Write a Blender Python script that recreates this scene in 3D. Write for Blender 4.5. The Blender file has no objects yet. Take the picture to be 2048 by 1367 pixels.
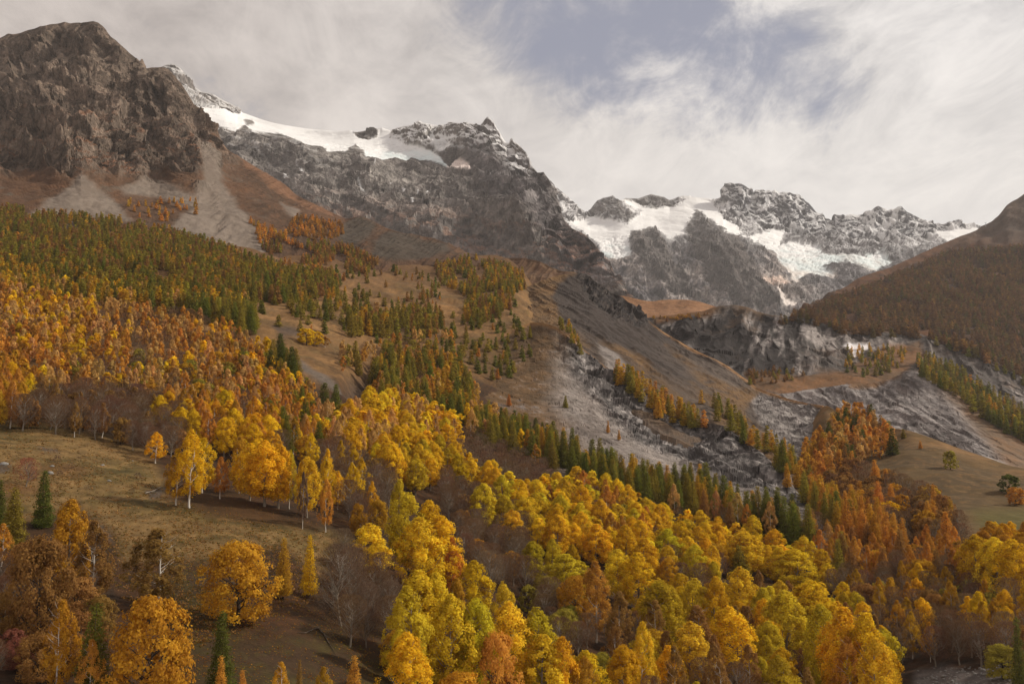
import bpy, math, random
import numpy as np
from mathutils import Vector
from mathutils.bvhtree import BVHTree

SC = bpy.context.scene
COL = SC.collection
random.seed(11)
RNG = np.random.default_rng(11)

# ------------------------------------------------------------------ camera, sky, sun, exposure
F_PX = 2010.0                      # focal length in pixels of the 2048 px wide photograph
PITCH = math.radians(6.147)        # camera tilted up: horizon on row 900
cam_data = bpy.data.cameras.new('camera')
cam = bpy.data.objects.new('camera', cam_data)
COL.objects.link(cam)
cam_data.sensor_width = 36.0
cam_data.lens = 36.0 * F_PX / 2048.0
cam_data.clip_start = 1.0
cam_data.clip_end = 60000.0
cam.location = (0, 0, 0)
cam.rotation_euler = (math.radians(90) + PITCH, 0, 0)
SC.camera = cam

SC.view_settings.view_transform = 'Standard'
SC.view_settings.look = 'None'
SC.view_settings.gamma = 1.0
SC.view_settings.use_curve_mapping = False
SC.view_settings.exposure = 0.0

SUN_EL, SUN_AZ = math.radians(36), math.radians(78)     # azimuth measured from +Y (view) towards +X (right)
sun_data = bpy.data.lights.new('sun', 'SUN')
sun_data.energy = 3.9
sun_data.angle = math.radians(4)
sun_data.color = (1.0, 0.93, 0.80)
sun = bpy.data.objects.new('sun', sun_data)
COL.objects.link(sun)
sd = Vector((math.sin(SUN_AZ) * math.cos(SUN_EL), math.cos(SUN_AZ) * math.cos(SUN_EL), math.sin(SUN_EL)))
sun.rotation_euler = sd.to_track_quat('Z', 'Y').to_euler()


class Nodes:
    """Small helper to chain shader nodes."""
    def __init__(self, tree):
        self.t = tree
        self.t.nodes.clear()

    def n(self, kind, **kw):
        nd = self.t.nodes.new(kind)
        for k, v in kw.items():
            setattr(nd, k, v)
        return nd

    def put(self, sock, v):
        if isinstance(v, bpy.types.NodeSocket):
            self.t.links.new(v, sock)
        elif v is not None:
            if hasattr(sock.default_value, '__len__'):
                n = len(sock.default_value)
                v = list(v) if hasattr(v, '__len__') else [v] * n
                if len(v) < n:
                    v = v + [1.0]
            sock.default_value = v

    def math(self, op, a, b=None, c=None, clamp=False):
        nd = self.n('ShaderNodeMath', operation=op, use_clamp=clamp)
        for i, v in enumerate((a, b, c)):
            if v is not None:
                self.put(nd.inputs[i], v)
        return nd.outputs[0]

    def vmath(self, op, a, b=None, scale=None):
        nd = self.n('ShaderNodeVectorMath', operation=op)
        self.put(nd.inputs[0], a)
        if b is not None:
            self.put(nd.inputs[1], b)
        if scale is not None:
            self.put(nd.inputs['Scale'], scale)
        return nd.outputs['Value'] if op in ('DOT_PRODUCT', 'LENGTH', 'DISTANCE') else nd.outputs[0]

    def ramp(self, v, lo, hi, a=0.0, b=1.0, smooth=True):
        nd = self.n('ShaderNodeMapRange', interpolation_type='SMOOTHSTEP' if smooth else 'LINEAR')
        for k, x in zip(('Value', 'From Min', 'From Max', 'To Min', 'To Max'), (v, lo, hi, a, b)):
            self.put(nd.inputs[k], x)
        return nd.outputs[0]

    def mix(self, f, a, b, mode='MIX'):
        nd = self.n('ShaderNodeMix', data_type='RGBA', blend_type=mode)
        self.put(nd.inputs[0], f)
        self.put(nd.inputs[6], a)
        self.put(nd.inputs[7], b)
        return nd.outputs[2]

    def noise(self, vec, scale, detail=4, rough=0.5, dist=0.0):
        nd = self.n('ShaderNodeTexNoise')
        self.put(nd.inputs['Vector'], vec)
        self.put(nd.inputs['Scale'], scale)
        self.put(nd.inputs['Detail'], detail)
        self.put(nd.inputs['Roughness'], rough)
        self.put(nd.inputs['Distortion'], dist)
        return nd.outputs['Fac']

    def link(self, a, b):
        self.t.links.new(a, b)


def pix_dir(u, v):
    cx, cy = (u - 1024.0) / F_PX, (683.5 - v) / F_PX
    sp, cp = math.sin(PITCH), math.cos(PITCH)
    return np.array([cx, cp - cy * sp, sp + cy * cp])


def build_world():
    w = bpy.data.worlds.new('World')
    SC.world = w
    w.use_nodes = True
    N = Nodes(w.node_tree)
    out = N.n('ShaderNodeOutputWorld')
    bg = N.n('ShaderNodeBackground')
    N.link(bg.outputs[0], out.inputs[0])
    N.put(bg.inputs['Strength'], 0.10)
    sky = N.n('ShaderNodeTexSky', sky_type='NISHITA', sun_disc=False)
    sky.sun_elevation = SUN_EL
    sky.sun_rotation = SUN_AZ
    sky.altitude = 1500
    sky.air_density = 1.0
    sky.dust_density = 1.5
    d = N.n('ShaderNodeTexCoord').outputs['Generated']
    sep = N.n('ShaderNodeSeparateXYZ')
    N.put(sep.inputs[0], d)
    x, y, z = sep.outputs
    zz = N.math('ADD', N.math('MAXIMUM', z, 0.0), 0.16)
    cb = N.n('ShaderNodeCombineXYZ')                       # a cloud deck overhead: direction projected on a level plane
    px, py = N.math('DIVIDE', x, zz), N.math('DIVIDE', y, zz)
    N.put(cb.inputs[0], px)
    N.put(cb.inputs[1], py)
    P = cb.outputs[0]
    # the deck's streets run along one heading: stretch the noise along it
    mp = N.n('ShaderNodeMapping')
    N.put(mp.inputs['Vector'], P)
    mp.inputs['Rotation'].default_value = (0, 0, math.radians(38))
    mp.inputs['Scale'].default_value = (1.0, 0.55, 1.0)
    Q = mp.outputs[0]
    big = N.noise(Q, 0.75, 3, 0.5, 0.3)
    mid = N.noise(Q, 2.4, 9, 0.62, 0.5)
    wis = N.noise(Q, 6.5, 10, 0.68, 0.7)
    # the gap in the deck (blue shows through), a long opening ahead and right
    g0 = pix_dir(1320, 110)
    g0 = (g0[0] / (g0[2] + .16 * np.linalg.norm(g0)), g0[1] / (g0[2] + .16 * np.linalg.norm(g0)))
    dx, dy = N.math('SUBTRACT', px, g0[0]), N.math('SUBTRACT', py, g0[1])
    ca, sa = math.cos(math.radians(40)), math.sin(math.radians(40))
    a1 = N.math('ADD', N.math('MULTIPLY', dx, ca), N.math('MULTIPLY', dy, sa))
    a2 = N.math('SUBTRACT', N.math('MULTIPLY', dy, ca), N.math('MULTIPLY', dx, sa))
    r = N.math('SQRT', N.math('ADD', N.math('POWER', N.math('DIVIDE', a1, 0.62), 2), N.math('POWER', N.math('DIVIDE', a2, 0.38), 2)))
    gap = N.ramp(r, 0.15, 1.35, 1.0, 0.0)
    far_gap = N.ramp(big, 0.60, 0.74, 0.0, 0.75)            # other openings, as chance has it
    op = N.math('MAXIMUM', gap, far_gap)
    dens = N.math('ADD', N.math('MULTIPLY', mid, 1.0), N.math('MULTIPLY', wis, 0.35))
    cover = N.ramp(N.math('SUBTRACT', dens, N.math('MULTIPLY', op, 0.36)), 0.25, 0.51)
    cover = N.math('MAXIMUM', cover, N.ramp(z, 0.30, 0.16, 0.0, 0.93))
    # cloud brightness: thick grey-brown deck to the left, thin and white towards the sun on the right
    az = N.vmath('DOT_PRODUCT', d, (math.sin(SUN_AZ), math.cos(SUN_AZ), 0.0))
    thin = N.ramp(az, -0.30, 0.60)
    up = N.ramp(z, 0.19, 0.43)                              # low down the deck is lit through: pale
    tex = N.ramp(N.math('ADD', N.math('MULTIPLY', mid, 0.6), N.math('MULTIPLY', wis, 0.4)), 0.32, 0.66)
    dark = N.mix(thin, (3.3, 2.9, 2.75), (4.0, 3.95, 4.1))
    light = N.mix(thin, (6.4, 5.7, 5.25), (9.3, 8.9, 8.6))
    c = N.mix(tex, dark, light)
    low = N.mix(thin, (8.2, 7.3, 6.6), (9.2, 8.7, 8.2))
    soft = N.mix(N.math('MULTIPLY', N.math('SUBTRACT', 1.0, tex), 0.34), low, dark)
    c = N.mix(up, soft, c)
    blue = N.mix(0.82, sky.outputs[0], (3.2, 3.25, 3.95))   # the clear gap is veiled by thin high cloud
    N.put(bg.inputs['Color'], N.mix(cover, blue, c))


build_world()
# ------------------------------------------------------------------ helpers: noise, projection, terrain
_PERM = np.concatenate([np.random.default_rng(5).permutation(256)] * 3).astype(np.int32)
_G = np.random.default_rng(6).normal(size=(256, 3))
_G = (_G / np.linalg.norm(_G, axis=1)[:, None] * 1.6).astype(np.float32)


def perlin(p):
    """Gradient noise, about -1 .. 1. p is (N, 3)."""
    p = np.asarray(p, np.float32)
    i = np.floor(p).astype(np.int32)
    f = p - i
    w = f * f * f * (f * (f * 6 - 15) + 10)
    i &= 255
    out = 0
    for dx in (0, 1):
        wx = w[:, 0] if dx else 1 - w[:, 0]
        ax = _PERM[i[:, 0] + dx]
        for dy in (0, 1):
            wy = wx * (w[:, 1] if dy else 1 - w[:, 1])
            ay = _PERM[ax + i[:, 1] + dy]
            for dz in (0, 1):
                g = _G[_PERM[ay + i[:, 2] + dz]]
                out = out + wy * (w[:, 2] if dz else 1 - w[:, 2]) * (
                    g[:, 0] * (f[:, 0] - dx) + g[:, 1] * (f[:, 1] - dy) + g[:, 2] * (f[:, 2] - dz))
    return out


def fbm(p, octs=5, gain=0.5, lac=2.03):
    a, s, tot = 1.0, 0, 0
    p = np.asarray(p, np.float32).copy()
    for _ in range(octs):
        s = s + a * perlin(p)
        tot += a
        a *= gain
        p = p * lac + 17.3
    return s / tot


def ridged(p, octs=6, gain=0.55, lac=2.07):
    a, s, tot, prev = 1.0, 0, 0, 1.0
    p = np.asarray(p, np.float32).copy()
    for _ in range(octs):
        n = (1 - np.minimum(np.abs(perlin(p)) * 1.7, 1)) ** 2
        s = s + a * n * prev
        prev = np.clip(n * 1.6, 0.25, 1)
        tot += a
        a *= gain
        p = p * lac + 31.7
    return s / tot


def facets(p, seed=0, step=0.25):
    """Angular rock: space cut into uneven blocks, each with its own tilted face. About -0.5 .. 0.5 per unit block."""
    p = np.asarray(p, np.float32) + seed * 7.31
    i = np.floor(p).astype(np.int32)
    best = np.full(len(p), 1e9, np.float32)
    out = np.zeros(len(p), np.float32)
    for dx in (-1, 0, 1):
        for dy in (-1, 0, 1):
            for dz in (-1, 0, 1):
                c = i + np.array([dx, dy, dz], np.int32)
                k = _PERM[_PERM[_PERM[c[:, 0] & 255] + (c[:, 1] & 255)] + (c[:, 2] & 255)]
                j = _G[k] * 0.28 + 0.5
                d = p - (c + j)
                r2 = np.sum(d * d, 1)
                g = _G[_PERM[k + 91]]
                h = np.sum(d * g, 1) * 0.62 + step * g[:, 0]
                m = r2 < best
                best = np.where(m, r2, best)
                out = np.where(m, h, out)
    return out


def strata(q, deg, along, across, depth, warp, wf):
    """Noise coordinates stretched along lines that fall to the right by deg degrees; per kilometre."""
    c, s = np.cos(np.radians(deg)), np.sin(np.radians(deg))
    a = q[:, 0] * c - q[:, 2] * s
    b = q[:, 0] * s + q[:, 2] * c
    return np.stack([b * across, a * along, q[:, 1] * depth], 1) + warp * fbm(q * wf, 3)[:, None]


def smooth(x, a, b):
    t = np.clip((x - a) / (b - a), 0, 1)
    return t * t * (3 - 2 * t)


SP, CP = math.sin(PITCH), math.cos(PITCH)


def pix_world(u, v, d):
    cx, cy = (u - 1024.0) / F_PX, (683.5 - v) / F_PX
    k = d / (CP - cy * SP)
    return cx * k, d, (SP + cy * CP) * k


def project(P):
    x, y, z = P[:, 0], P[:, 1], P[:, 2]
    fw = y * CP + z * SP
    up = -y * SP + z * CP
    return 1024 + F_PX * x / fw, 683.5 - F_PX * up / fw


def pchip(y):
    """Monotone cubic tangents along axis 0 for unit spacing. y (K, N)."""
    dl = np.diff(y, axis=0)
    m = np.zeros_like(y)
    a, b = dl[:-1], dl[1:]
    same = a * b > 0
    with np.errstate(divide='ignore', invalid='ignore'):
        m[1:-1] = np.where(same, 2 * a * b / np.where(same, a + b, 1), 0)
    m[0], m[-1] = dl[0], dl[-1]
    return m


def spline_rows(y, m, k, f):
    h00 = 2 * f**3 - 3 * f**2 + 1
    h10 = f**3 - 2 * f**2 + f
    h01 = -2 * f**3 + 3 * f**2
    h11 = f**3 - f**2
    return h00 * y[k] + h10 * m[k] + h01 * y[k + 1] + h11 * m[k + 1]


class Layer:
    """A piece of terrain: profile lines (u, v, distance) from near to far, joined into one surface over (bearing, distance)."""
    def __init__(self, lines, u0, u1, step, rows, back=(500, 400), soft=()):
        L = []
        ts = np.linspace((u0 - 1024) / F_PX, (u1 - 1024) / F_PX, int((u1 - u0) / step) + 1)
        for li, ln in enumerate(lines):
            a = np.array(ln, float)
            x, y, z = pix_world(a[:, 0], a[:, 1], a[:, 2])
            t = x / y
            o = np.argsort(t)
            t, y, e = t[o], y[o], (z / y)[o]
            if li in soft:                                    # rounded curve through the points
                yy, ee = self._curve(t, y, ts), self._curve(t, e, ts)
            else:
                yy, ee = np.interp(ts, t, y), np.interp(ts, t, e)
            L.append((yy, ee))
        Y = np.array([a for a, _ in L])
        Z = np.array([a * b for a, b in L])
        # the far side of the crest
        for fr in (0.4, 1.0):
            Y = np.vstack([Y, Y[len(lines) - 1] + back[0] * fr])
            Z = np.vstack([Z, Z[len(lines) - 1] - back[1] * fr])
        # the near edge runs on down into the ground
        Y = np.vstack([Y[0] - 4, Y])
        Z = np.vstack([Z[0] - 45, Z])
        rows = [4] + list(rows) + [6, 4]
        kk, ff = [], []
        for k, n in enumerate(rows):
            for j in range(n):
                kk.append(k)
                ff.append(j / n)
        kk.append(len(rows) - 1)
        ff.append(1.0)
        kk, ff = np.array(kk), np.array(ff)[:, None]
        mY, mZ = pchip(Y), pchip(Z)
        mZ[len(lines)] = 0
        mZ[1] = Z[2] - Z[1]
        mY[1] = Y[2] - Y[1]
        k0 = len(lines)
        Ys = spline_rows(Y, mY, kk, ff)
        # a sharp crest: one-sided tangents there
        mZn, mZb = mZ.copy(), mZ.copy()
        mZn[k0] = Z[k0] - Z[k0 - 1]
        mZb[k0] = Z[k0 + 1] - Z[k0]
        near = kk < k0
        mZn[0], mY[0] = Z[1] - Z[0], Y[1] - Y[0]
        Zs = np.where(near[:, None], spline_rows(Z, mZn, kk, ff), spline_rows(Z, mZb, kk, ff))
        self.s = (kk[:, None] + ff - 1).repeat(len(ts), 1).ravel()
        self.crest = np.abs(self.s - k0 + 1)
        X = ts[None, :] * Ys
        self.shape = Ys.shape
        self.P = np.stack([X, Ys, Zs], -1).reshape(-1, 3)
        self.B = self.P.copy()                                # smooth base
        self.u, self.v = project(self.B)
        self.N = self.normals()
        self.near = (self.s <= k0 - 1 + 1e-6)

    @staticmethod
    def _curve(t, y, ts):
        m = np.gradient(y, t)
        i = np.clip(np.searchsorted(t, ts) - 1, 0, len(t) - 2)
        h = t[i + 1] - t[i]
        f = (ts - t[i]) / h
        r = ((2 * f**3 - 3 * f**2 + 1) * y[i] + (f**3 - 2 * f**2 + f) * h * m[i]
             + (-2 * f**3 + 3 * f**2) * y[i + 1] + (f**3 - f**2) * h * m[i + 1])
        return np.where(ts < t[0], y[0], np.where(ts > t[-1], y[-1], r))

    def normals(self):
        G = self.P.reshape(self.shape + (3,))
        a = np.gradient(G, axis=1)
        b = np.gradient(G, axis=0)
        n = np.cross(a, b)
        n /= np.linalg.norm(n, axis=-1, keepdims=True) + 1e-9
        return n.reshape(-1, 3)

    def arete(self, pts, width, height):
        """A rib of rock standing out of the face along a line; width in metres on the face, height in metres."""
        pts = np.array(pts, float)
        d = poly_line_dist(self.u, self.v, pts)
        w = width * F_PX / np.maximum(self.B[:, 1], 1)
        h = height * np.maximum(0, 1 - d / w) * self.near
        dirn = -self.B / np.linalg.norm(self.B, axis=1, keepdims=True)
        self.P += dirn * h[:, None]

    def push(self, h, vertical=0.0):
        n = self.N.copy()
        if vertical:
            n = n * (1 - vertical) + np.array([0, 0, 1.0]) * vertical
        self.P += n * h[:, None]

    def build(self, name, mat, col, con=None, kind='structure', flat=False):
        r, c = self.shape
        col = col * (0.78 + 0.22 * smooth(col.min(1), 0.35, 0.6))[:, None]   # all but the palest colours toned down by one factor
        me = bpy.data.meshes.new(name)
        idx = np.arange(r * c).reshape(r, c)
        q = np.stack([idx[:-1, :-1], idx[:-1, 1:], idx[1:, 1:], idx[1:, :-1]], -1).reshape(-1, 4)
        me.vertices.add(r * c)
        me.vertices.foreach_set('co', self.P.astype(np.float32).ravel())
        me.loops.add(q.size)
        me.loops.foreach_set('vertex_index', q.astype(np.int32).ravel())
        me.polygons.add(len(q))
        me.polygons.foreach_set('loop_start', np.arange(0, q.size, 4, dtype=np.int32))
        me.polygons.foreach_set('use_smooth', np.full(len(q), not flat))
        me.update(calc_edges=True)
        at = me.attributes.new('Col', 'FLOAT_COLOR', 'POINT')
        at.data.foreach_set('color', np.concatenate([np.clip(col, 0.004, 0.9), (np.ones(len(col)) if con is None else con)[:, None]], 1).astype(np.float32).ravel())
        me.materials.append(mat)
        o = bpy.data.objects.new(name, me)
        COL.objects.link(o)
        o['kind'] = kind
        self.obj = o
        return o

    def coarse(self, st=3):
        r, c = self.shape
        ri = np.unique(np.r_[np.arange(0, r, st), r - 1])
        ci = np.unique(np.r_[np.arange(0, c, st), c - 1])
        idx = np.arange(r * c).reshape(r, c)[np.ix_(ri, ci)]
        V = self.P[idx.ravel()]
        k = np.arange(idx.size).reshape(idx.shape)
        q = np.stack([k[:-1, :-1], k[:-1, 1:], k[1:, 1:], k[1:, :-1]], -1).reshape(-1, 4)
        return V, q


def poly_line_dist(u, v, pts):
    best = np.full(len(u), 1e9)
    for (a, b), (c, d) in zip(pts[:-1], pts[1:]):
        ex, ey = c - a, d - b
        t = np.clip(((u - a) * ex + (v - b) * ey) / (ex * ex + ey * ey + 1e-9), 0, 1)
        best = np.minimum(best, np.hypot(u - a - t * ex, v - b - t * ey))
    return best


def inside(u, v, pts):
    r = np.zeros(len(u), bool)
    n = len(pts)
    for i in range(n):
        (a, b), (c, d) = pts[i], pts[(i + 1) % n]
        if b == d:
            continue
        r ^= ((b > v) != (d > v)) & (u < (c - a) * (v - b) / (d - b) + a)
    return r


def mask(L, polys, soft=8.0, wob=None):
    """Patch of one surface: 1 inside the outlines, 0 outside, with a soft uneven edge (px of the photograph)."""
    m = np.zeros(len(L.u))
    for p in polys:
        pa = np.array(p + [p[0]], float)
        lo, hi = pa.min(0) - soft * 4 - 20, pa.max(0) + soft * 4 + 20
        w = np.where((L.u > lo[0]) & (L.u < hi[0]) & (L.v > lo[1]) & (L.v < hi[1]))[0]
        if not len(w):
            continue
        d = poly_line_dist(L.u[w], L.v[w], pa)
        sd = np.where(inside(L.u[w], L.v[w], p), d, -d)
        if wob is not None:
            sd = sd + wob[w]
        m[w] = np.maximum(m[w], smooth(sd, -soft, soft))
    return m * L.near


def lerp(a, b, m):
    a = np.asarray(a, float)
    b = np.asarray(b, float)
    return a * (1 - m[:, None]) + b * m[:, None]


def C(r, g, b):
    """Albedo from an 8-bit colour."""
    f = lambda c: (c / 255 / 12.92) if c < 10 else ((c / 255 + 0.055) / 1.055) ** 2.4
    return np.array([f(r), f(g), f(b)])


def ground_mat(name, s1, s2, bump, dist, rough=0.95, contrast=0.5, crack=0.0):
    m = bpy.data.materials.new(name)
    m.use_nodes = True
    N = Nodes(m.node_tree)
    out = N.n('ShaderNodeOutputMaterial')
    b = N.n('ShaderNodeBsdfPrincipled')
    N.link(b.outputs[0], out.inputs[0])
    an = N.n('ShaderNodeAttribute', attribute_name='Col')
    a = an.outputs['Color']                               # its alpha: how uneven the stuff is (1 rock, 0.1 snow)
    p = N.n('ShaderNodeTexCoord').outputs['Object']
    n1 = N.noise(p, s1, 6, 0.65)
    n2 = N.noise(p, s2, 5, 0.65)
    k = N.ramp(N.math('ADD', N.math('MULTIPLY', n1, 0.5), N.math('MULTIPLY', n2, 0.5)), 0.32, 0.68, 1 - contrast, 1 + contrast, False)
    h = N.math('ADD', n1, N.math('MULTIPLY', n2, 0.4))
    if crack:                                             # joints in the rock: angular blocks
        nz = N.n('ShaderNodeTexNoise')
        N.put(nz.inputs['Vector'], p)
        N.put(nz.inputs['Scale'], s1 * 1.5)
        wv = N.vmath('ADD', p, N.vmath('SCALE', N.vmath('SUBTRACT', nz.outputs['Color'], (.5, .5, .5)), scale=0.9 / s1))
        for sc, wt in ((s1 * 1.6, 1.0), (s1 * 4.2, 0.5)):
            vo = N.n('ShaderNodeTexVoronoi')
            N.put(vo.inputs['Vector'], wv)
            N.put(vo.inputs['Scale'], sc)
            vd = vo.outputs['Distance']
            h = N.math('SUBTRACT', h, N.math('MULTIPLY', vd, 0.55 * wt))
            cc = N.n('ShaderNodeSeparateColor')
            N.link(vo.outputs['Color'], cc.inputs[0])
            k = N.math('MULTIPLY', k, N.ramp(cc.outputs[0], 0, 1, 1 - crack * wt, 1 + crack * wt, False))
            k = N.math('MULTIPLY', k, N.ramp(vd, 0.45, 0.95, 1.0, 1 - 0.55 * crack / 0.3 * wt))
    k = N.math('ADD', N.math('MULTIPLY', N.math('SUBTRACT', k, 1.0), an.outputs['Alpha']), 1.0)
    N.put(b.inputs['Base Color'], N.vmath('SCALE', a, scale=k))
    N.put(b.inputs['Roughness'], rough)
    N.put(b.inputs['Specular IOR Level'], 0.15)
    bp = N.n('ShaderNodeBump')
    N.put(bp.inputs['Strength'], N.math('MULTIPLY', an.outputs['Alpha'], bump))
    N.put(bp.inputs['Distance'], dist)
    N.put(bp.inputs['Height'], h)
    N.link(bp.outputs[0], b.inputs['Normal'])
    return m
# ------------------------------------------------------------------ the terrain
MAT_FAR = ground_mat('far_rock', 0.022, 0.09, 0.8, 14.0, contrast=0.45, crack=0.22)
MAT_MID = ground_mat('mid_rock', 0.05, 0.22, 0.6, 5.0, contrast=0.45)
MAT_CLIFF = ground_mat('cliff_rock', 0.06, 0.26, 0.9, 6.0, contrast=0.45, crack=0.24)
MAT_SHALE = ground_mat('shale', 0.12, 0.55, 0.6, 1.3, contrast=0.45, crack=0.16)
MAT_HILL = ground_mat('hillside_turf', 0.35, 1.9, 0.7, 0.6, contrast=0.5)
MAT_MEADOW = ground_mat('meadow_turf', 0.25, 1.3, 0.6, 0.5, contrast=0.35)

WHITE = np.array([0.80, 0.785, 0.78])


def lines(*cols):
    return [list(c) for c in cols]


# ---- the snowy massif at the head of the valley
RIDGE1 = [(1040, 345), (1097, 356), (1113, 374), (1133, 390), (1154, 415), (1168, 428), (1177, 423), (1186, 411), (1194, 401), (1205, 396),
          (1220, 393), (1226, 391), (1232, 397), (1240, 401), (1251, 396), (1276, 397), (1290, 392), (1302, 388), (1312, 390), (1327, 393),
          (1339, 400), (1350, 396), (1358, 393), (1368, 391), (1380, 393), (1389, 394), (1409, 396), (1430, 398), (1445, 394), (1448, 366.5), (1453, 367),
          (1460, 365), (1470, 367), (1481, 366), (1490, 371), (1499, 377), (1503, 375), (1507, 384), (1512, 379), (1519, 380), (1526, 378),
          (1532, 382), (1537, 379), (1544, 383), (1550, 379), (1558, 386), (1566, 383), (1573, 385), (1580, 384), (1588, 388), (1599, 388),
          (1604, 394), (1611, 402), (1617, 405), (1622, 411), (1632, 423), (1642, 428), (1644, 425), (1650, 436), (1657, 437), (1663, 441),
          (1668, 428), (1678, 430), (1691, 430), (1703, 428), (1715, 430), (1727, 428), (1735, 424), (1742, 421), (1750, 414), (1757, 411), (1765, 415),
          (1770, 416), (1775, 421), (1781, 418), (1788, 418), (1796, 413), (1803, 411.5), (1809, 418), (1814, 423), (1825, 428), (1839, 435),
          (1850, 440), (1865, 446), (1878, 449), (1890, 447), (1900, 444), (1911, 442), (1925, 445), (1942, 448), (1955, 449), (1965, 452),
          (1990, 458), (2060, 470), (2320, 500)]
L1 = Layer(lines([(1040, 690, 4300), (1300, 690, 4300), (1600, 680, 4300), (1750, 640, 4700), (2320, 620, 5000)],
                 [(1040, 600, 4650), (1300, 590, 4700), (1600, 590, 4700), (1750, 570, 5000), (2320, 570, 5300)],
                 [(1040, 500, 5150), (1300, 490, 5300), (1450, 480, 5300), (1600, 510, 5300), (1750, 510, 5500), (2320, 540, 5700)],
                 [(1040, 440, 5700), (1180, 448, 6000), (1300, 438, 6000), (1450, 430, 6100), (1600, 460, 6050), (1700, 475, 6050), (1900, 470, 6100), (2320, 520, 6200)],
                 [(u, v, float(np.interp(u, [1040, 1250, 1290, 1440, 1450, 2400], [6350, 6450, 6650, 6650, 6380, 6420]))) for u, v in RIDGE1]),
           1040, 2330, 1.9, (26, 44, 44, 54), back=(900, 700))


def paint_massif():
    L = L1
    q = L.B / 1000.0
    wob = 9 * fbm(q * 7.0, 4, 0.6) + 3 * fbm(q * 30, 3)
    wob2 = 5 * fbm(q * 9, 5, 0.62) + 3 * fbm(q * 45, 3)
    snow = [[(1133, 443), (1174, 436), (1225, 441), (1256, 446), (1287, 423), (1240, 398), (1256, 397), (1307, 416), (1353, 408), (1378, 392),
             (1425, 405), (1450, 443), (1491, 471), (1455, 464), (1430, 446), (1404, 425), (1390, 420), (1380, 440), (1366, 468), (1338, 479),
             (1327, 470), (1318, 455), (1300, 452), (1281, 456), (1262, 460), (1258, 480), (1262, 510), (1235, 517), (1205, 512), (1185, 474)],
            [(1491, 476), (1520, 468), (1543, 461), (1568, 466), (1558, 489), (1578, 482), (1640, 487), (1645, 505), (1665, 507), (1716, 510),
             (1768, 505), (1788, 525), (1742, 541), (1691, 520), (1650, 530), (1681, 553), (1619, 546), (1594, 561), (1573, 541), (1553, 505), (1527, 489)],
            [(1862, 466), (1895, 459), (1950, 456), (1972, 452), (1962, 470), (1895, 482)],
            [(1418, 412), (1440, 425), (1470, 452), (1492, 476), (1484, 477), (1450, 447)],
            [(1566, 592), (1600, 606), (1588, 612), (1566, 606)], [(1556, 574), (1574, 596), (1562, 596)]]
    rockp = [[(1371, 452), (1385, 434), (1399, 419), (1412, 428), (1440, 450), (1476, 472), (1492, 500), (1512, 525), (1540, 560), (1560, 586),
              (1562, 612), (1500, 612), (1455, 590), (1412, 566), (1404, 520), (1376, 478)],
             [(1256, 474), (1268, 458), (1290, 452), (1304, 452), (1330, 480), (1342, 506), (1368, 545), (1398, 586), (1358, 586), (1306, 548), (1272, 515)],
             [(1187, 446), (1210, 447), (1213, 457), (1190, 460)], [(1300, 448), (1318, 444), (1320, 450), (1306, 454)],
             [(1360, 428), (1375, 424), (1386, 434), (1368, 436)],
             [(1176, 422), (1194, 399), (1222, 391), (1240, 402), (1270, 430), (1258, 447), (1240, 442), (1210, 432), (1180, 432)],
             [(1250, 396), (1302, 386), (1345, 402), (1350, 410), (1310, 419), (1285, 410)]]
    S = mask(L, snow, 2.0, wob2 * 1.5)
    R = mask(L, rockp, 4, wob)
    # ribs of rock
    for pts, w, h in (([(1399, 419), (1415, 450), (1440, 490), (1462, 530), (1490, 590)], 190, 130), ([(1430, 450), (1470, 500), (1530, 560), (1560, 600)], 120, 80),
                      ([(1268, 460), (1290, 495), (1320, 530), (1350, 580)], 150, 90), ([(1222, 392), (1232, 420), (1250, 440)], 110, 60),
                      ([(1480, 367), (1490, 410), (1480, 450)], 120, 70), ([(1525, 380), (1530, 420), (1545, 455)], 100, 60), ([(1575, 386), (1578, 420), (1600, 460)], 110, 70),
                      ([(1550, 400), (1515, 450)], 90, 50), ([(1757, 412), (1750, 450), (1725, 500)], 120, 70), ([(1803, 412), (1800, 450), (1790, 500)], 120, 70),
                      ([(1691, 430), (1690, 470), (1700, 500)], 90, 50)):
        L.arete(pts, w, h)
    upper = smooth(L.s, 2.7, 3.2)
    rough = 1 - 0.96 * np.maximum(S, 0.8 * mask(L, [[(a, b + 7) for a, b in p] for p in snow[:2]], 7, wob2))
    fall = np.stack([L.B[:, 0] / 1000 * 9, L.B[:, 2] / 1000 * 3.0, L.B[:, 1] / 1000 * 2.0], 1)
    fall += 0.5 * fbm(q * 4, 3)[:, None]
    tame = smooth(L.crest, 0.0, 0.16) * 0.95 + 0.05
    dipn = strata(q, 55, 5.0, 20, 5.0, 0.5, 4)
    fz = facets(strata(q, 60, 4.5, 10, 6, .5, 5), 1) * 27 + facets(strata(q, 66, 13, 27, 15, .5, 9), 2) * 10 + facets(strata(q, 50, 40, 70, 40, .4, 20), 3) * 3.5
    L.push(((ridged(fall, 5, 0.45) - 0.35) * 26 + (ridged(dipn, 4, 0.45) - 0.35) * 22 + fz) * rough * tame)
    icefall = S * smooth(L.v, 462, 490)
    L.push(fbm(q * 10, 3) * 6 * S + fbm(q * 3, 2) * 26 * S - ridged(np.stack([q[:, 0] * 16, q[:, 1] * 8, q[:, 2] * 42], 1) + .5 * fbm(q * 8, 3)[:, None], 4) * 13 * icefall)
    n = L.normals()
    f1, f2 = fbm(q * 6, 5), fbm(q * 28, 4, 0.6)
    rock = lerp(C(112, 107, 109), C(152, 147, 148), smooth(f1 + 0.5 * f2, -0.4, 0.5))
    rock = lerp(rock, C(104, 95, 90), R * 0.85)
    low = smooth(L.v, 478, 525) * (1 - R) * (1 - S) * smooth(L.u, 1700, 1560)
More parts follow.
